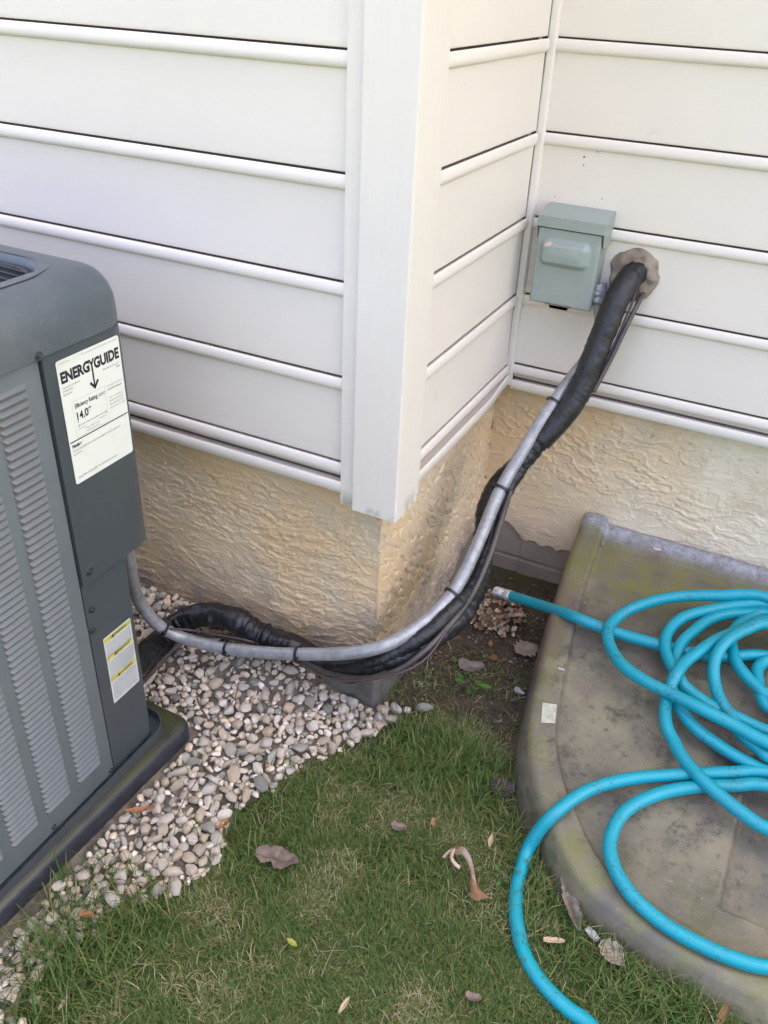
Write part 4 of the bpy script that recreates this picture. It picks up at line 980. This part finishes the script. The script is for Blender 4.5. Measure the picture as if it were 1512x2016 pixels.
def put_pebble(x, y, z, r, i, obj_):
    me_ = random.choice(PM); s = 2*r*random.uniform(.95, 1.12)
    rot = Euler((random.gauss(0, .28), random.gauss(0, .28), random.uniform(0, 6.3)))
    Mx = Matrix.Translation((x, y, z+.012+r*.42+random.uniform(0, .006))) @ rot.to_matrix().to_4x4() @ Matrix.Diagonal((s, s, s, 1))
    if obj_:
        o_ = bpy.data.objects.new('pebble', me_); COL.objects.link(o_); attach(o_, bed); o_.matrix_basis = Mx
    else:
        b_ = bmesh.new(); b_.from_mesh(me_); bmesh.ops.transform(b_, matrix=Mx, verts=b_.verts); t_ = bpy.data.meshes.new('t'); b_.to_mesh(t_); b_.free(); extra_bm.from_mesh(t_); bpy.data.meshes.remove(t_)
for i, (s_, x, y, r, z) in enumerate(vis): put_pebble(x, y, z, r, i, i < 300)
# under-layer of small stones that fills the gaps
nfill = 0
for _ in range(6000):
    x = random.uniform(-.9, .02); y = random.uniform(-1.05, REC); r = random.uniform(.005, .0095)
    u_, v_, w_ = project((x, y, GZ))
    if -60 < u_ < 900 and 1000 < v_ < 2080 and gravel_ok(x, y, r):
        put_pebble(x, y, float(ground_z(x, y))-.006, r, 0, False); nfill += 1
        if nfill > 1800: break
me = bpy.data.meshes.new('m'); extra_bm.to_mesh(me); extra_bm.free(); me.materials.clear(); tag(link('pebbles', me, M_pebble2, bed), kind='stuff')
me.shade_smooth()

# ------------------------------------------------------------------ grass
def blades(N_, xs, ys, length, lean, width, seed, droop=.5):
    r_ = np.random.default_rng(seed); n_ = len(xs)
    az = r_.uniform(0, 2*np.pi, n_); L_ = length*r_.uniform(.55, 1.25, n_); ln_ = lean*r_.uniform(.2, 1.5, n_); wd = width*r_.uniform(.6, 1.3, n_)
    d = np.stack([np.cos(az), np.sin(az)], 1); pr = np.stack([-d[:, 1], d[:, 0]], 1)
    zb_ = ground_z(xs, ys)-.002; V_ = np.zeros((n_, 7, 3))
    for k_, (f_, wf) in enumerate(((0, 1), (.4, .9), (.75, .6))):
        th_ = ln_*(f_*.6+.2)+droop*f_*f_*ln_; hor = L_*f_*np.sin(np.clip(th_, 0, 1.5)); ver = L_*f_*np.cos(np.clip(th_, 0, 1.5))
        for s_, j in ((-1, 2*k_), (1, 2*k_+1)):
            V_[:, j, 0] = xs+d[:, 0]*hor+s_*pr[:, 0]*wd*wf/2; V_[:, j, 1] = ys+d[:, 1]*hor+s_*pr[:, 1]*wd*wf/2; V_[:, j, 2] = zb_+ver
    th_ = np.clip(ln_*.8+droop*ln_, 0, 1.55); V_[:, 6, 0] = xs+d[:, 0]*L_*np.sin(th_); V_[:, 6, 1] = ys+d[:, 1]*L_*np.sin(th_); V_[:, 6, 2] = zb_+L_*np.cos(th_)
    return V_
def tri_faces(n_):
    base = np.array([[0, 1, 3], [0, 3, 2], [2, 3, 5], [2, 5, 4], [4, 5, 6]]); return (np.arange(n_)[:, None, None]*7+base[None]).reshape(-1, 3)
r_ = np.random.default_rng(3)
xs = r_.uniform(-.75, 1.95, 1500000); ys = r_.uniform(-1.6, .30, 1500000)
pxu, pxv, w_ = [np.array(a_) for a_ in project(np.stack([xs, ys, np.full_like(xs, GZ)], 1))]
ok = (pxu > -450) & (pxu < 2300) & (pxv < 2550) & (pxv > 1150) & (w_ > .2)
xs, ys = xs[ok], ys[ok]
dg_ = sdist(gravel, xs, ys); so = soil_amount(xs, ys); dc = sdist(closed[::6], xs, ys)
pn = fbm(xs*11, ys*11, 4, 71)
dens = sm(.012, -.03, dg_+.03*fbm(xs*25, ys*25, 3, 72))*(1-.93*so)*(dc < -.022)*np.clip(.66+1.2*pn, .16, 1)
dens *= ~((xs < PADX+.01) & (ys > -1.12) & (ys < PADY))
keep = r_.uniform(0, 1, len(xs)) < dens*.95
xs, ys = xs[keep], ys[keep]
tall = .5+.5*np.clip(fbm(xs*6, ys*6, 3, 75)*3, -1, 1)
Vg = [blades(0, xs, ys, .016+.015*tall, 1.05-.25*tall, .0013, 5, .8)]
dry = [np.clip(.05+.24*sm(.0, .26, fbm(xs*9, ys*9, 4, 77))+.07*r_.normal(size=len(xs)), 0, .6)]
# longer tufts at the edges
def tuft(px, py, n_, rad, L_, sd_, lean=.8, dr=.02, w=.0020):
    c_ = at(px, py, 2, GZ); rs = np.random.default_rng(sd_); x_ = c_[0]+rs.normal(size=n_)*rad; y_ = c_[1]+rs.normal(size=n_)*rad
    m_ = ~((x_ < PADX+.004) & (y_ > -1.12) & (y_ < PADY)) & (sdist(closed[::6], x_, y_) < -.02) & (y_ < REC-.02); x_, y_ = x_[m_], y_[m_]
    Vg.append(blades(0, x_, y_, L_, lean, w, sd_+1, .6)); dry.append(np.clip(dr+.06*rs.normal(size=len(x_)), 0, .5))
for i, t_ in enumerate([(110, 1890, 330, .035, .075), (160, 1940, 300, .04, .065), (230, 1835, 200, .030, .065), (290, 1795, 110, .025, .055), (90, 1985, 220, .04, .07), (150, 1790, 90, .03, .075), (210, 1770, 60, .03, .07), (330, 1800, 120, .03, .05),
        (870, 1470, 800, .05, .062), (930, 1500, 500, .05, .06), (820, 1500, 500, .05, .055), (900, 1560, 420, .05, .055), (960, 1560, 300, .04, .05), (780, 1500, 250, .035, .05), (1090, 1830, 300, .05, .055), (1300, 1960, 420, .05, .06), (1200, 1930, 260, .04, .05),
        (1370, 1985, 260, .03, .055), (1000, 1640, 240, .04, .045), (620, 1560, 320, .05, .045), (500, 1700, 260, .06, .05), (1060, 1740, 160, .03, .05)]):
    tuft(*t_, sd_=100+i)
# thin scatter of blades across gravel edge and bare soil
xs2 = r_.uniform(-.4, .5, 2600); ys2 = r_.uniform(-.75, .3, 2600); m_ = (sdist(gravel, xs2, ys2) < .04) & (sdist(closed[::6], xs2, ys2) < -.02) & (soil_amount(xs2, ys2) < 2)
m_ &= ~((xs2 < .03) & (ys2 > -.03)); xs2, ys2 = xs2[m_], ys2[m_]
Vg.append(blades(0, xs2, ys2, .035, 1.2, .0015, 55, .8)); dry.append(r_.uniform(.0, .5, len(xs2)))
# one lone tall blade by the unit
c_ = at(128, 1740, 2, GZ); Vg.append(blades(0, np.array([c_[0], c_[0]+.012, c_[0]-.003]), np.array([c_[1], c_[1]-.01, c_[1]+.012]), .13, .12, .0032, 4, .3)); dry.append(np.zeros(3))
VG = np.concatenate(Vg); DR = np.repeat(np.concatenate(dry), 7)
me = npmesh(VG.reshape(-1, 3), tri_faces(len(VG)))
a = me.attributes.new('dry', 'FLOAT', 'POINT'); a.data.foreach_set('value', DR.astype(np.float32))
gr_ = link('grass', me, M_grass); tag(gr_, 'short green lawn grass with mossy and dry patches', 'grass', kind='stuff')
print('blades', len(VG), 'pebbles', len(vis), 'fill', nfill)
# dead straw and clippings
xs3 = r_.uniform(-.45, .95, 9000); ys3 = r_.uniform(-1.0, .55, 9000)
cl = sm(.05, .3, fbm(xs3*8, ys3*8, 3, 81)); m_ = (r_.uniform(0, 1, 9000) < .05+.05*cl+.22*soil_amount(xs3, ys3)) & (sdist(closed[::6], xs3, ys3) < -.015) & ~((xs3 < PADX+.01) & (ys3 < PADY)) & ~((xs3 < .0) & (ys3 > -.01)) & (sdist(gravel, xs3, ys3) < .10)
xs3, ys3 = xs3[m_], ys3[m_]
Vs = blades(0, xs3, ys3, .042, .6, .0013, 66, .3)
# laid flat: swap the rise for a slight lift
base_z = (ground_z(xs3, ys3)+.004+.016*r_.uniform(0, 1, len(xs3))*(1-soil_amount(xs3, ys3)))[:, None]
hgt = Vs[:, :, 2]-Vs[:, :1, 2]; az = r_.uniform(0, 6.28, len(xs3))[:, None]
Vs[:, :, 0] += np.cos(az)*hgt*.95; Vs[:, :, 1] += np.sin(az)*hgt*.95; Vs[:, :, 2] = base_z+hgt*.12
me = npmesh(Vs.reshape(-1, 3), tri_faces(len(Vs))); tag(link('dry_straw', me, M_straw), 'dead straw and clippings lying on the lawn and soil', 'straw', kind='stuff')
# crumbs of soil and grit on the bare patch
cb = bmesh.new()
for _ in range(2600):
    x = random.uniform(-.03, .45); y = random.uniform(-.3, .62)
    if soil_amount(np.array([x]), np.array([y]))[0] < .5 or sdist(closed[::6], np.array([x]), np.array([y]))[0] > -.02 or x < -.02 : continue
    b_ = bmesh.new(); bmesh.ops.create_icosphere(b_, subdivisions=1, radius=random.choice((.0015, .002, .002, .003, .0045)))
    for v in b_.verts: v.co = Vector((v.co.x*random.uniform(.7, 1.2), v.co.y*random.uniform(.7, 1.2), v.co.z*random.uniform(.5, 1)))
    bmesh.ops.translate(b_, verts=b_.verts, vec=(x, y, GZ+.003)); t_ = bpy.data.meshes.new('t'); b_.to_mesh(t_); b_.free(); cb.from_mesh(t_); bpy.data.meshes.remove(t_)
me = bpy.data.meshes.new('m'); cb.to_mesh(me); cb.free(); tag(link('soil_crumbs', me, mat('soil crumbs', (.10, .075, .05), .95, (.21, .165, .115), 22, 2, .45, .6)), 'crumbs of dirt and grit on the bare soil', 'soil', kind='stuff')

# ------------------------------------------------------------------ fallen leaves and small litter
def leaf_mesh(outline, L_, curl, cross, seed, thick=.0005):
    """outline: list of (t, half width) along the length; curled sheet"""
    rs = random.Random(seed); nu, nv_ = 40, 10; V_, F_ = [], []
    ts = [o_[0] for o_ in outline]; wl_ = [o_[1] for o_ in outline]; wr_ = [o_[-1] for o_ in outline]
    for i in range(nu+1):
        t = i/nu; a_, b_ = np.interp(t, ts, wl_), np.interp(t, ts, wr_)
        ang = curl*(t-.5); x = L_*(math.sin(ang)/curl if abs(curl) > 1e-3 else t-.5); z = L_*((1-math.cos(ang))/curl if abs(curl) > 1e-3 else 0)
        for j in range(nv_+1):
            s_ = j/nv_*2-1; w_ = s_*L_*(a_ if s_ < 0 else b_)*(1+.14*float(vnoise(t*26+seed, seed*2.3, 3))); zz = cross*abs(s_)**1.6*L_*max(a_, b_)
            V_.append((x, w_*(1-.25*min(1, abs(cross))), z+zz-.022*L_*math.exp(-(s_/.14)**2)+.05*L_*float(fbm(t*4+seed, s_*2, 3, seed))))
    for i in range(nu):
        for j in range(nv_): F_.append((i*(nv_+1)+j, (i+1)*(nv_+1)+j, (i+1)*(nv_+1)+j+1, i*(nv_+1)+j+1))
    bm_ = bmesh.new(); bm_.from_mesh(pydata(V_, F_)); bmesh.ops.remove_doubles(bm_, verts=bm_.verts, dist=1e-5); bmesh.ops.recalc_face_normals(bm_, faces=bm_.faces)
    bmesh.ops.solidify(bm_, geom=bm_.faces[:], thickness=thick); me_ = bpy.data.meshes.new('m'); bm_.to_mesh(me_); bm_.free(); me_.shade_smooth(); return me_
OVAL = [(0, .015), (.08, .10), (.3, .22), (.55, .25), (.8, .17), (.95, .06), (1, .005)]
SLIM = [(0, .02), (.15, .09), (.45, .14), (.75, .11), (.95, .04), (1, .005)]
LOBE = [(0, .02), (.06, .13), (.14, .32), (.22, .26), (.32, .42), (.42, .36), (.52, .44), (.62, .34), (.74, .30), (.82, .20), (.92, .13), (1, .005)]
TORN = [(0, .03, .10), (.1, .12, .24), (.25, .20, .25), (.4, .10, .27), (.5, .22, .26), (.7, .24, .20), (.85, .10, .16), (1, .04, .03)]
SHARD = [(0, .05, .20), (.2, .30, .35), (.5, .36, .22), (.8, .22, .26), (1, .04, .06)]
def leaf(name, px, py, ang, L_, outline, curl, cross, m, label, seed, lift=.012, tilt=(0, 0), z=None, cat='leaf', group='fallen leaves and litter', veins=True, cover=False):
    zz = GZ if z is None else z
    p_ = at(px, py, 2, zz+lift) if not cover else on_cover(px, py, lift)
    me_ = leaf_mesh(outline, L_, curl, cross, seed); o_ = link(name, me_, m); o_.location = p_; o_.rotation_euler = (R(tilt[0]), R(tilt[1]), R(ang))
    tag(o_, label, cat, group); return o_
leaf('dry_leaf', 545, 1690, 12, .082, TORN, .5, .15, M_lfbrown, 'large torn brown leaf lying flat on the lawn below the gravel', 1, .024, (8, -6))
leaf('dry_leaf', 1036, 1280, 60, .072, LOBE, .5, .25, M_lftan, 'tan lobed leaf on the soil at the left edge of the cover', 2, .012, (6, 8))
leaf('dry_leaf', 928, 1312, 15, .062, SHARD, .5, .2, M_lfgrey, 'grey brown leaf piece on the bare soil near the foundation corner', 3, .010, (6, -4))
leaf('dry_leaf', 972, 1296, 95, .034, SHARD, .4, .1, mat('terracotta scrap', (.27, .13, .07), .7, (.20, .10, .06), 40), 'small terracotta coloured leaf piece beside the grey brown leaf', 4, .010, (10, 20))
leaf('dry_leaf', 966, 1268, 110, .024, OVAL, .6, .2, M_lforange, 'tiny reddish leaf on the soil below the dried flower head', 5, .009)
leaf('dry_leaf', 990, 1551, 20, .050, [(0, .05), (.15, .34), (.4, .46), (.7, .42), (.9, .22), (1, .03)], .3, .12, M_lfdark, 'round dark purple leaf at the shaded lawn edge', 6, .020, (4, 6))
leaf('dry_leaf', 1122, 1778, -58, .112, SLIM, .7, .75, M_lfgrey, 'long curled grey leaf between the hose and the cover', 7, .020, (0, 6))
leaf('dry_leaf', 1204, 1880, -30, .052, LOBE, .8, .4, M_lftan, 'brown oak leaf fragment in dry grass under the cover edge', 8, .016)
leaf('dry_leaf', 1030, 1495, 70, .038, OVAL, 1.0, .5, M_lforange, 'reddish brown curled leaf tucked against the cover edge', 9, .014)
leaf('dry_leaf', 275, 1597, 40, .058, SLIM, 1.2, .7, M_lforange, 'orange brown curled leaf on pebbles beside the pad', 10, .034)
leaf('dry_leaf', 298, 1592, 100, .036, SLIM, .5, .5, M_lftan, 'narrow tan leaf upright among pebbles near the pad', 11, .036, (0, 20))
leaf('dry_leaf', 441, 1622, 85, .030, OVAL, .8, .4, M_lforange, 'small orange leaf at the gravel and grass edge', 12, .026)
leaf('dry_leaf', 390, 1724, 70, .026, SLIM, .4, .3, M_lftan, 'short tan leaf sliver below the end of the gravel', 13, .024)
leaf('dry_leaf', 575, 1856, -10, .022, OVAL, .4, .2, M_lfyellow, 'small yellow leaf in the lawn near the bottom', 14, .026)
leaf('dry_leaf', 853, 1619, 110, .020, OVAL, .5, .3, M_lforange, 'tiny orange leaf above the curled pale leaf', 15, .026)
leaf('dry_leaf', 1420, 2002, 80, .050, SLIM, .5, .6, M_lforange, 'reddish leaf standing at the foot of the cover', 16, .020, (0, -40))
leaf('dry_leaf', 170, 1800, 20, .028, OVAL, .5, .3, M_lforange, 'orange leaf caught in the grass tuft by the pad', 17, .045)
leaf('dry_leaf', 124, 1976, 100, .024, SLIM, .5, .4, M_lftan, 'small pinkish tan leaf in the lawn at lower left', 18, .026)
leaf('dry_leaf', 932, 1965, 20, .026, SHARD, .8, .6, M_lfbrown, 'crumpled grey leaf in the lawn beside the hose loop', 19, .022)
leaf('dry_leaf', 678, 1978, 85, .030, SLIM, .3, .3, M_seed, 'pale sliver of leaf standing in the lawn at the bottom', 20, .028)
leaf('dry_leaf', 785, 1628, 20, .030, SHARD, .5, .3, M_lfbrown, 'grey leaf scrap half sunk in the lawn above the pale curled leaf', 26, .018)
leaf('seed_wing', 1091, 1852, 25, .036, [(0, .10), (.2, .16), (.6, .15), (.9, .10), (1, .03)], .3, .4, M_seed, 'pale winged seed lying on the lawn inside the hose loop', 21, .026, cat='seed')
leaf('seed_wing', 966, 1655, 100, .030, SLIM, .3, .4, M_seed, 'thin pale seed wing in the grass above the hose loop', 22, .026, cat='seed')
leaf('paper_scrap', 1166, 1839, -30, .026, [(0, .2), (.5, .28), (1, .2)], .3, .1, M_white, 'bluish white paper scrap at the foot of the cover', 23, .020, cat='scrap')
leaf('paper_scrap', 1022, 1362, -20, .028, SHARD, .5, .2, M_white, 'crumpled white scrap on the soil beside the cover', 24, .010, cat='scrap')
leaf('paper_scrap', 1105, 1318, 10, .014, SHARD, .3, .2, M_white, 'tiny white fleck stuck on the left rim of the cover', 25, .001, cat='scrap', cover=True)
leaf('petal_scrap', 1294, 1082, 20, .018, SHARD, .3, .2, mat('pink petal', (.55, .42, .38), .6), 'small pale pink petal at the back of the cover', 27, .014, cat='petal', cover=True)
# curled pale leaf: a twisted ribbon
bm = bmesh.new(); pth = [at(x, y, 2, GZ+h_) for x, y, h_ in ((882, 1678, .030), (893, 1671, .042), (906, 1675, .048), (917, 1690, .046), (926, 1712, .042), (931, 1735, .036), (942, 1752, .030), (962, 1764, .026))]
sp, uu = smooth_path(pth, .004); wds = np.interp(np.linspace(0, 1, len(sp)), [0, .1, .3, .55, .72, .86, 1], [.003, .008, .007, .0045, .005, .013, .001])
tw = np.interp(np.linspace(0, 1, len(sp)), [0, .4, .7, 1], [.2, 1.2, .3, -.4]); rws = []
for i, p_ in enumerate(sp):
    T_ = sp[min(i+1, len(sp)-1)]-sp[max(i-1, 0)]; T_ = Vector(T_).normalized(); sdv = T_.cross(Vector((0, 0, 1))).normalized(); sdv = Matrix.Rotation(tw[i], 3, T_) @ sdv; nv2 = T_.cross(sdv)
    rws.append([bm.verts.new(Vector(p_)+sdv*wds[i]*s_+nv2*(1.1*wds[i]*(s_*s_))) for s_ in (-1, -.5, 0, .5, 1)])
for i in range(len(rws)-1):
    for j in range(4):
        fc = bm.faces.new((rws[i][j], rws[i+1][j], rws[i+1][j+1], rws[i][j+1])); fc.material_index = 1 if (i+2*j > .70*len(rws) or (j in (0, 1) and i < .18*len(rws))) else 0
bmesh.ops.solidify(bm, geom=bm.faces[:], thickness=.0008); me = bpy.data.meshes.new('m'); bm.to_mesh(me); bm.free(); me.shade_smooth()
me.materials.append(M_lfpale); me.materials.append(leafmat('rusty leaf end', (.46, .25, .14), (.30, .14, .07))); cl_ = link('curled_leaf', me); tag(cl_, 'pale pinkish curled leaf twisted like a ribbon on the lawn', 'leaf', 'fallen leaves and litter')
tube('lobe_tip', [at(x, y, 2, GZ+h_) for x, y, h_ in ((893, 1672, .042), (889, 1690, .040), (897, 1702, .034), (905, 1708, .03))], .0035, M_lfpale, cl_, n=6, step=.004)
tube('lobe_tip', [at(x, y, 2, GZ+h_) for x, y, h_ in ((890, 1673, .040), (880, 1680, .036), (873, 1688, .03))], .0028, M_lfpale, cl_, n=6, step=.004)
# two stones lying apart from the gravel
def rock(px, py, r, m, label, seed):
    c_ = at(px, py, 2, GZ+r*.4); o_ = link('stone', pebble_mesh(seed, 3), None); o_.data.materials.clear(); o_.data.materials.append(m); o_.location = c_; o_.scale = (2*r,)*3; o_.rotation_euler = (.1, .1, seed)
    tag(o_, label, 'stone', 'loose stones on the soil')
rock(838, 1394, .020, mat('white quartz', (.50, .49, .45), .6, (.22, .2, .17), 90, 6, .45, .65, bump=.002, bscale=120), 'rough white stone on the soil at the end of the gravel', 41)
rock(765, 1402, .014, M_pebble, 'tan pebble on the soil just right of the foundation corner', 42)
rock(826, 1345, .008, M_pebble, 'small grey stone on the soil under the hanging cable', 43)
rock(1006, 1303, .006, M_white, 'tiny cream stone beside the terracotta coloured leaf piece', 44)

# dried hydrangea head
hy = at(973, 1200, 2, GZ+.03)
hd = thing('dried_flower_head', 'brown dried hydrangea flower head on the soil under the hose fitting', 'flower', (hy[0], hy[1], GZ))
petals = []
for k in range(6):
    bm = bmesh.new(); rs = random.Random(k)
    for p_ in range(4):
        Mx = Matrix.Rotation(p_*math.pi/2+rs.uniform(-.2, .2), 4, 'Z') @ Matrix.Rotation(-rs.uniform(.1, .9), 4, 'Y'); rows_ = []; L_ = rs.uniform(.0085, .0125)
        for i in range(4):
            t = i/3; w_ = (.25, .85, 1.0, .45)[i]*L_*.42; rows_.append([bm.verts.new(Mx @ Vector((t*L_, s_*w_, .0016*math.sin(t*2.2+k)+.0022*s_*s_*rs.uniform(.3, 1.4)))) for s_ in (-1, 0, 1)])
        for i in range(3):
            for j in range(2): bm.faces.new((rows_[i][j], rows_[i+1][j], rows_[i+1][j+1], rows_[i][j+1]))
    me = bpy.data.meshes.new('m'); bm.to_mesh(me); bm.free(); me.shade_smooth(); me.materials.append(M_petal); petals.append(me)
for k in range(298):
    a_ = random.uniform(0, 6.283); b_ = math.acos(random.uniform(.0, 1)); rr_ = random.uniform(.72, 1.05)
    dn = Vector((math.cos(a_)*math.sin(b_), math.sin(a_)*math.sin(b_), math.cos(b_)))
    o_ = bpy.data.objects.new('floret', random.choice(petals)); COL.objects.link(o_); attach(o_, hd)
    q_ = dn.to_track_quat('Z', 'Y') @ Euler((random.gauss(0, .5), random.gauss(0, .5), random.uniform(0, 6.3))).to_quaternion()
    s_ = random.uniform(.6, .9); o_.matrix_basis = Matrix.Translation((hy[0]+dn.x*.078*rr_, hy[1]+dn.y*.066*rr_, GZ+.006+dn.z*.068*rr_)) @ q_.to_matrix().to_4x4() @ Matrix.Scale(s_, 4)
bm = bmesh.new(); bmesh.ops.create_icosphere(bm, subdivisions=2, radius=.045, matrix=Matrix.Translation((hy[0], hy[1], GZ+.004)) @ Matrix.Diagonal((1, .9, .75, 1))); link('flower_core', bm_done(bm), M_stem, hd)

# little green weeds
def weed(px, py, n_, L_, label, seed, z=GZ):
    c_ = at(px, py, 2, z); rs = random.Random(seed); t_ = thing('weed', label, 'weed', tuple(c_), 'green weeds in the soil')
    for k in range(n_):
        a_ = k*2.4+rs.uniform(-.3, .3); ln_ = L_*rs.uniform(.7, 1.2); me_ = leaf_mesh([(0, .03), (.15, .16), (.4, .30), (.65, .27), (.88, .12), (1, .01)], ln_, .6, .25, seed+k)
        o_ = link('weed_leaf', me_, M_weed, t_); h_ = .012+.022*rs.random(); d2 = .012+.012*rs.random()
        o_.matrix_basis = Matrix.Translation((c_[0]+math.cos(a_)*(d2+ln_*.4), c_[1]+math.sin(a_)*(d2+ln_*.4), z+h_)) @ Euler((0, rs.uniform(-.4, .1), a_)).to_matrix().to_4x4()
        tube('stem', [(c_[0], c_[1], z), (c_[0]+math.cos(a_)*d2*.6, c_[1]+math.sin(a_)*d2*.6, z+h_*.8), (c_[0]+math.cos(a_)*d2, c_[1]+math.sin(a_)*d2, z+h_)], .0009, M_weed, t_, n=5, step=.006)
weed(922, 1362, 6, .030, 'bright green broad leaved weed in the soil beside the cover', 5)
weed(900, 1325, 3, .014, 'tiny green seedling beside the grey brown leaf piece', 8)
weed(990, 1742, 4, .014, 'small clover like weed in the lawn beside the hose loop', 9)

def twig(P_, r_, m, label):
    tag(tube('twig', [at(x, y, 2, z) for x, y, z in P_], r_, m, n=6, step=.006), label, 'twig', 'fallen leaves and litter')
M_twig = mat('reddish twig', (.17, .085, .055), .7, (.11, .06, .04), 60)
twig([(470, 1345, -.545), (462, 1375, -.550), (440, 1400, -.552), (410, 1420, -.553)], .0012, M_twig, 'long thin reddish twig bending across the pebbles behind the pad')
twig([(388, 1375, -.548), (396, 1395, -.550), (408, 1412, -.552)], .0018, M_twig, 'short thick reddish twig on pebbles behind the pad corner')
twig([(345, 1610, -.556), (372, 1560, -.556), (392, 1530, -.556)], .0011, M_twig, 'thin reddish twig slanting across the middle of the pebbles')
twig([(1075, 1385, -.594), (1040, 1372, -.592), (1004, 1380, -.594)], .0011, M_straw, 'pale twig lying on bare soil left of the cover')
